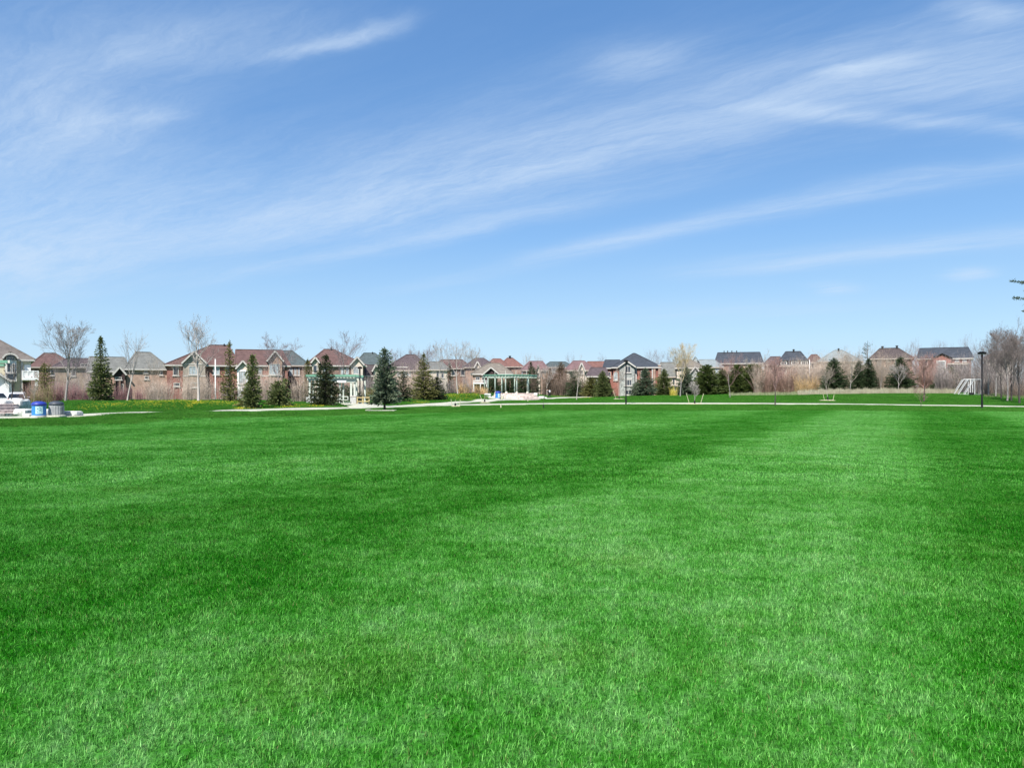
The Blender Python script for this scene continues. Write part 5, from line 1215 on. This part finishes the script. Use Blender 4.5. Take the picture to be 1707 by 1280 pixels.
def bin_(label, px, Y, wpx, hpx, body, lid, panel, ribs=False, group=None):
    X = X_at(px, Y); z = gz(X, Y) + .03; r = wpx / F * Y / 2; H = hpx / F * Y; t = empty('litter_bin', (X, Y, z), 0, label, 'bin', group)
    MB().lathe([(r * .97, 0), (r * .97, H * .10), (r * .93, H * .12)], 24).build('base_ring', M_pier, t, False)
    MB().lathe([(r * .92, H * .123), (r * .92, H * .70), (r * .95, H * .72), (r * .95, H * .74)], 24).build('body', body, t, False)
    l = MB().lathe([(r * .99, H * .743), (r * 1.0, H * .80), (r * .96, H * .86), (r * .80, H * .94), (r * .42, H * .985), (r * .40, H)], 24).build('lid', lid, t, True)
    MB().lathe([(r * .30, H + .002), (r * .30, H + .012)], 16).build('opening', M_guard, l)
    if ribs:
        m_ = MB()
        for i in range(30):
            a = 2 * pi * i / 30; m_.beam((r * .945 * cos(a), r * .945 * sin(a), H * .14), (r * .945 * cos(a), r * .945 * sin(a), H * .69), r * .13, .03)
        m_.build('rib', body, t)
    if panel:
        g = MB(); n = 6
        for i in range(n):
            a0, a1 = [-.48 * pi + (.33 * pi) * (i + k) / n for k in (0, 1)]; rr = r * .945
            g.add([(rr * cos(a), rr * sin(a), H * zz) for zz in (.22, .69) for a in (a0, a1)], [(0, 1, 3, 2)])
        pn = g.build('label_panel', mat('label_pale_cyan', (.50, .72, .74), .4, .05), t)
        # three bent arrows chasing each other and a line of small strokes on the label
        k = MB(); rr = r * .955
        def at(u, v): a = -.48 * pi + .33 * pi * u; return (rr * cos(a), rr * sin(a), H * v)
        cx, cy, s1 = .5, .54, .085
        for i in range(3):
            t0 = 2 * pi * i / 3 + .3; t1 = t0 + 1.45; q = [(cx + 2.6 * s1 * cos(a), cy + s1 * sin(a)) for a in (t0, (t0 + t1) / 2, t1)]
            for p0, p1 in zip(q[:-1], q[1:]): k.beam(at(*p0), at(*p1), .03, .018)
        for j, v in enumerate((.36, .31)): k.beam(at(.22, v), at(.78 - .2 * j, v), .015, .012)
        k.build('label_marks', mat('label_ink', (.05, .18, .30), .5), pn)
M_bblue = mat('plastic_blue', (.035, .20, .52), .45, .08, 2); M_bdark = mat('plastic_dark_blue', (.025, .045, .30), .45, .08, 2)
bin_('blue round recycling bin with dark blue lid and pale label', 65, 44.3, 23, 26.5, M_bblue, M_bdark, True)
bin_('grey ribbed round bin with dark grey lid', 94, 45.0, 22.5, 26, mat('bin_grey', (.36, .37, .37), .8, .15, 4), mat('lid_dark_grey', (.05, .06, .075), .5), False, True)
slab('stone_block', 'white concrete footing under the grey ribbed bin', 94, 44.3, 24, .14, .9, M_conc, 13, .035, 'footing')
bin_('small blue bin in front of the pergola steps', 830, 111, 9.5, 13, M_bblue, M_bdark, True)
o = MB().lathe([(.15, 0), (.15, .5), (.12, .55)], 12).build('bollard', mat('stone_cream', (.60, .58, .42), .85, .1), None); X = X_at(837.5, 111); o.location = (X, 111, gz(X, 111)); tag(o, 'cream stone bollard right of the small blue bin', 'bollard')

# beam end of another green pergola at the left edge
Y = 46.0; X = X_at(-30, Y); root = empty('pergola', (X, Y, 0), 0, 'green pergola beam reaching in at the left edge', 'pergola')
k = Y / F
MB().beam(((-60 + 30) * k, 1.5, Z_at(603, Y + 1.5)), ((14 + 30) * k, 0, Z_at(603, Y)), .12, .16).build('roof_beam', M_green, root); MB().beam(((-60 + 30) * k, 1.5, Z_at(603, Y + 1.5) - .2), ((8 + 30) * k, 0, Z_at(603, Y) - .2), .12, .12).build('beam', M_green, root)
MB().beam(((14.2 + 30) * k, 0, Z_at(603, Y)), ((17.5 + 30) * k, 0, Z_at(603, Y) + .01), .14, .17).build('beam_end', M_offw, root)
for q in (-50,): MB().lathe([(.10, .2), (.09, Z_at(603, Y) - .3)], 10, ((q + 30) * k, 1.0 if q < -20 else .5, 0)).build('post', M_greenp, root, True)

# pale posts between the houses
for px, Y, a, b, lb in [(359, 110, 599, 640, 'slim white post before the large red brick house'), (1349.5, 140, 600, 634, 'slim white post beside the orange shrubs')]:
    X = X_at(px, Y); z = gz(X, Y); m_ = MB().lathe([(.09, -.2), (.09, .3), (.075, Z_at(a, Y) - z)], 10)
    root = empty('utility_post', (X, Y, z), 0, lb, 'post'); m_.build('pole', M_white, root, True); MB().lathe([(.10, Z_at(a, Y) - z + .002), (.10, Z_at(a, Y) - z + .08), (.04, Z_at(a, Y) - z + .12)], 10).build('cap', M_sill, root)

# goals, seen almost side on
def goal(label, px, Y, seed):
    X = X_at(px, Y); z = gz(X, Y); rz = math.atan2(-X, Y) + R(2.5); root = empty('soccer_goal', (X, Y, z), rz, label, 'goal', 'spare soccer goals')
    H, Wd, db, dt, r = 2.35, 6.8, 2.15, .85, .055
    for y in (0, Wd): MB().bar((0, y, 0), (0, y, H), r, 8).build('post', M_white, root)
    MB().bar((0, -r, H), (0, Wd + r, H), r, 8).build('crossbar', M_white, root)
    for y in (0, Wd):
        m_ = MB(); m_.bar((0, y, H), (-dt, y, H), .035, 6); m_.bar((-dt, y, H), (-db, y, .05), .035, 6); m_.bar((-db, y, .05), (0, y, .05), .04, 6); m_.build('side_frame', M_white, root)
    MB().bar((-db, 0, .05), (-db, Wd, .05), .04, 6).build('ground_bar', M_white, root)
    n = MB(); q = .32
    for i in range(int(Wd / q) + 1):
        y = i * q; n.bar((-dt, y, H), (-db, y, .06), .0026, 3, caps=False); n.bar((0, y, H), (-dt, y, H), .0026, 3, caps=False)
    for i in range(8):
        f = i / 7; x_ = -dt - (db - dt) * f; z_ = H - (H - .06) * f; n.bar((x_, 0, z_), (x_, Wd, z_), .0026, 3, caps=False)
        for y in (0, Wd): n.bar((0, y, z_), (x_, y, z_), .0026, 3, caps=False)
    for y in (0, Wd):
        for i in range(1, 6): x_ = -db * i / 6; n.bar((x_, y, .05), (x_, y, min(H, H * (1 - max(0, (-x_ - dt)) / (db - dt)))), .0026, 3, caps=False)
    o = n.build('net', mat('net_grey', (.42, .44, .46), .8), root); o['kind'] = 'stuff'; return root
goal('white soccer goal frame leftmost in the row of spare goals', 1617.5, 118, 1)
goal('white soccer goal in the middle of the row', 1625, 116, 2)
goal('white soccer goal partly behind the lamp post', 1635.5, 115.5, 4)
X = X_at(1619.5, 113); o = MB().box(-.26, .26, -.2, .2, 0, .38).build('weight_box', M_guard, None, bevel=.03); o.location = (X, 113, gz(X, 113) + .04); tag(o, 'black weight box at the foot of the goals', 'box')

# cars
M_car = mat('car_paint_white', (.74, .75, .77), .25, .03, 1, spec=.7); M_tyre = mat('rubber', (.02, .02, .02), .8); M_rim = mat('rim_alloy', (.35, .35, .36), .35, .1, 2, metal=.8); M_tail = mat('tail_light_red', (.30, .015, .015), .25); M_cglass = glass('car_glass', (.012, .014, .018), .05)
def car(label, px, Y, rz, z):
    X = X_at(px, Y); root = empty('parked_car', (X, Y, z), R(rz), label, 'car', 'white cars parked on the driveway')
    # length along x (front at +x), half width .93
    prof = [(-2.30, .42, .55, .80), (-2.34, .45, .95, .84), (-2.22, .40, 1.02, .88), (-1.2, .32, 1.04, .92), (0, .32, 1.02, .93), (1.2, .32, .98, .92), (1.75, .34, .93, .88), (2.2, .38, .80, .80), (2.36, .42, .62, .70)]
    vs, fs = [], []
    for x, zb, zt, hw in prof: vs += [(x, -hw * .94, zb), (x, -hw, (zb + zt) / 2), (x, -hw * .95, zt), (x, 0, zt + .03), (x, hw * .95, zt), (x, hw, (zb + zt) / 2), (x, hw * .94, zb)]
    n = 7
    for j in range(len(prof) - 1):
        for i in range(n): fs.append((j * n + i, j * n + (i + 1) % n, (j + 1) * n + (i + 1) % n, (j + 1) * n + i))
    fs += [tuple(range(n - 1, -1, -1)), tuple(range((len(prof) - 1) * n, len(prof) * n))]
    b = MB().add(vs, fs).build('body', M_car, root, True)
    sm = b.modifiers.new('soft', 'SUBSURF'); sm.levels = 1; sm.render_levels = 2
    top = [(-2.20, 1.0, .84), (-1.98, 1.46, .70), (-1.5, 1.62, .66), (-.3, 1.66, .67), (.35, 1.58, .66), (1.15, 1.0, .80)]
    vs, fs = [], []
    for x, zt, hw in top: vs += [(x, -max(hw, .80) if zt < 1.1 else -hw, zt), (x, hw, zt), (x, .86, 1.0), (x, -.86, 1.0)]
    for j in range(len(top) - 1):
        for i in range(4): fs.append((j * 4 + i, j * 4 + (i + 1) % 4, (j + 1) * 4 + (i + 1) % 4, (j + 1) * 4 + i))
    fs += [(3, 2, 1, 0), (20, 21, 22, 23)]
    MB().add(vs, fs).build('cabin', M_car, root, False, .05)
    for s_ in (-1, 1):
        w_ = MB(); w_.add([(-1.80, s_ * .865, 1.06), (.85, s_ * .865, 1.06), (.25, s_ * .72, 1.50), (-1.45, s_ * .705, 1.53)], [(0, 1, 2, 3) if s_ < 0 else (3, 2, 1, 0)]); o = w_.build('side_window', M_cglass, root)
        sd_ = o.modifiers.new('thick', 'SOLIDIFY'); sd_.thickness = .03; sd_.offset = 0
        MB().box(-2.36, -2.26, s_ * .70 - .07, s_ * .70 + .07, .82, .96).build('tail_light', M_tail, root, bevel=.02)
        MB().box(.70, .86, s_ * .96 - .1, s_ * .96 + .1, 1.0, 1.14).build('mirror', M_car, root, bevel=.03)
    w_ = MB().add([(-2.235, -.76, 1.04), (-2.235, .76, 1.04), (-2.04, .62, 1.47), (-2.04, -.62, 1.47)], [(0, 1, 2, 3)]).build('rear_window', M_cglass, root); q = w_.modifiers.new('thick', 'SOLIDIFY'); q.thickness = .03; q.offset = 0
    w_ = MB().add([(1.20, -.74, 1.03), (1.20, .74, 1.03), (.42, .60, 1.55), (.42, -.60, 1.55)], [(3, 2, 1, 0)]).build('windscreen', M_cglass, root); q = w_.modifiers.new('thick', 'SOLIDIFY'); q.thickness = .04; q.offset = 0
    MB().box(-2.38, -2.345, -.26, .26, .62, .74).build('number_plate', mat('plate_dark', (.10, .12, .14), .4), root)
    MB().box(-2.37, -2.2, -.80, .80, .36, .50).build('bumper', M_guard, root, bevel=.04)
    for x in (-1.38, 1.42):
        for s_ in (-1, 1):
            y = s_ * .86; wv = MB(); wv.bar((x, y - .11, .34), (x, y + .11, .34), .34, 18); w = wv.build('wheel', M_tyre, root, False, .03)
            MB().bar((x, y - .115 if s_ < 0 else y + .08, .34), (x, y - .08 if s_ < 0 else y + .115, .34), .21, 12).build('rim', M_rim, w)
zc = -.42
car('white car at the left edge shown by its dark rear side window', -19, 87, 210, zc + .12)
car('white car parked with its rear window towards the field', 30.5, 86.5, 117, zc + .12)

# the walker
def skinned(name, pts, edges, rad, m_, parent, sub=1):
    me = bpy.data.meshes.new(name); me.from_pydata(pts, edges, []); me.materials.append(m_); o = bpy.data.objects.new(name, me); C.objects.link(o); o.parent = parent
    sk = o.modifiers.new('skin', 'SKIN'); sk.use_smooth_shade = True
    if not me.skin_vertices: 
        bpy.context.view_layer.objects.active = o
    d = me.skin_vertices[0].data if me.skin_vertices else me.attributes
    for i, v in enumerate(me.skin_vertices[0].data): v.radius = (rad[i], rad[i]); v.use_root = (i == 0)
    s_ = o.modifiers.new('sub', 'SUBSURF'); s_.levels = sub; s_.render_levels = sub; return o
def person():
    Y = 133.0; X = X_at(915.5, Y); root = empty('person', (X, Y, gz(X, Y) + .05), R(8), 'person in dark clothes leaning forward on the far path', 'person')
    # walking towards -x and bent forward
    sk = [(.05, 0, .80), (-.02, 0, .95), (-.12, 0, 1.12), (-.22, 0, 1.26), (-.30, 0, 1.36), (-.36, 0, 1.43), (-.40, 0, 1.52),
          (.06, -.09, .76), (-.12, -.10, .46), (-.18, -.10, .08), (-.30, -.10, .03),
          (.08, .09, .76), (.12, .10, .45), (.32, .10, .12), (.26, .10, .03),
          (-.22, -.17, 1.23), (-.20, -.22, 1.0), (-.36, -.20, .84), (-.42, -.19, .80),
          (-.20, .17, 1.23), (-.08, .22, 1.02), (-.16, .22, .80), (-.18, .22, .74)]
    ed = [(0, 1), (1, 2), (2, 3), (3, 4), (4, 5), (5, 6), (0, 7), (7, 8), (8, 9), (9, 10), (0, 11), (11, 12), (12, 13), (13, 14), (3, 15), (15, 16), (16, 17), (17, 18), (3, 19), (19, 20), (20, 21), (21, 22)]
    rd = [.13, .12, .14, .13, .055, .085, .095, .09, .062, .042, .04, .09, .062, .042, .04, .055, .045, .036, .035, .055, .045, .036, .035]
    for h_, (bx, by, bz) in ((18, (-.42, -.19, .80)), (22, (-.18, .22, .74))):
        for f in range(4):
            i = len(sk); sk.append((bx - .045 - .004 * f, by + .022 * (f - 1.5), bz - .02)); sk.append((bx - .07, by + .022 * (f - 1.5), bz - .065 + .006 * abs(f - 1))); ed += [(h_, i), (i, i + 1)]; rd += [.010, .009]
        i = len(sk); sk.append((bx + .0, by + .045, bz - .03)); sk.append((bx - .02, by + .06, bz - .06)); ed += [(h_, i), (i, i + 1)]; rd += [.011, .010]
    skin = mat('skin', (.45, .28, .20), .6, .05); dark = mat('cloth_dark', (.02, .022, .028), .9, .2, 8)
    skinned('body', sk, ed, rd, skin, root)
    sel = lambda ids, es, k, nm, m_: skinned(nm, [sk[i] for i in ids], es, [rd[i] + k for i in ids], m_, root)
    sel([0, 1, 2, 3, 15, 16, 17, 19, 20, 21], [(0, 1), (1, 2), (2, 3), (3, 4), (4, 5), (5, 6), (3, 7), (7, 8), (8, 9)], .028, 'jacket', dark)
    sel([0, 7, 8, 9, 11, 12, 13], [(0, 1), (1, 2), (2, 3), (0, 4), (4, 5), (5, 6)], .024, 'trousers', dark)
    for a, b in ((9, 10), (13, 14)): sel([a, b], [(0, 1)], .022, 'shoe', M_guard)
    MB().lathe([(.04, -.02), (.105, .02), (.112, .07), (.08, .12), (.02, .145)], 12, (-.385, 0, 1.50)).build('hair', mat('hair_dark', (.03, .02, .015), .7), root, True)
    for s_ in (-1, 1):
        MB().lathe([(.004, -.01), (.012, 0), (.004, .01)], 8, (-.488, s_ * .035, 1.50)).build('eye', M_guard, root)
        MB().box(-.41, -.385, s_ * .098 - .01, s_ * .098 + .01, 1.46, 1.51).build('ear', skin, root)
    MB().add([(-.49, -.012, 1.47), (-.49, .012, 1.47), (-.515, 0, 1.465), (-.488, 0, 1.50)], [(0, 1, 2), (0, 2, 3), (1, 3, 2), (0, 3, 1)]).build('nose', skin, root)
    MB().box(-.492, -.47, -.025, .025, 1.432, 1.44).build('mouth', mat('lips', (.30, .12, .10), .6), root)
    bag = empty('backpack', (X + .16, Y, gz(X, Y) + .05), R(8), 'pale bag carried on the back of the walker', 'bag')
    b = MB().lathe([(.10, -.20), (.15, -.15), (.16, .1), (.11, .2), (.04, .22)], 12, (-.08, 0, 1.12)).build('bag_body', mat('cloth_pale', (.55, .55, .56), .85), bag, True)
    for s_ in (-1, 1): MB().beam((-.20, s_ * .10, 1.36), (-.05, s_ * .12, 1.25), .04, .02).build('strap', mat('cloth_pale', (.5, .5, .5)), bag)
person()
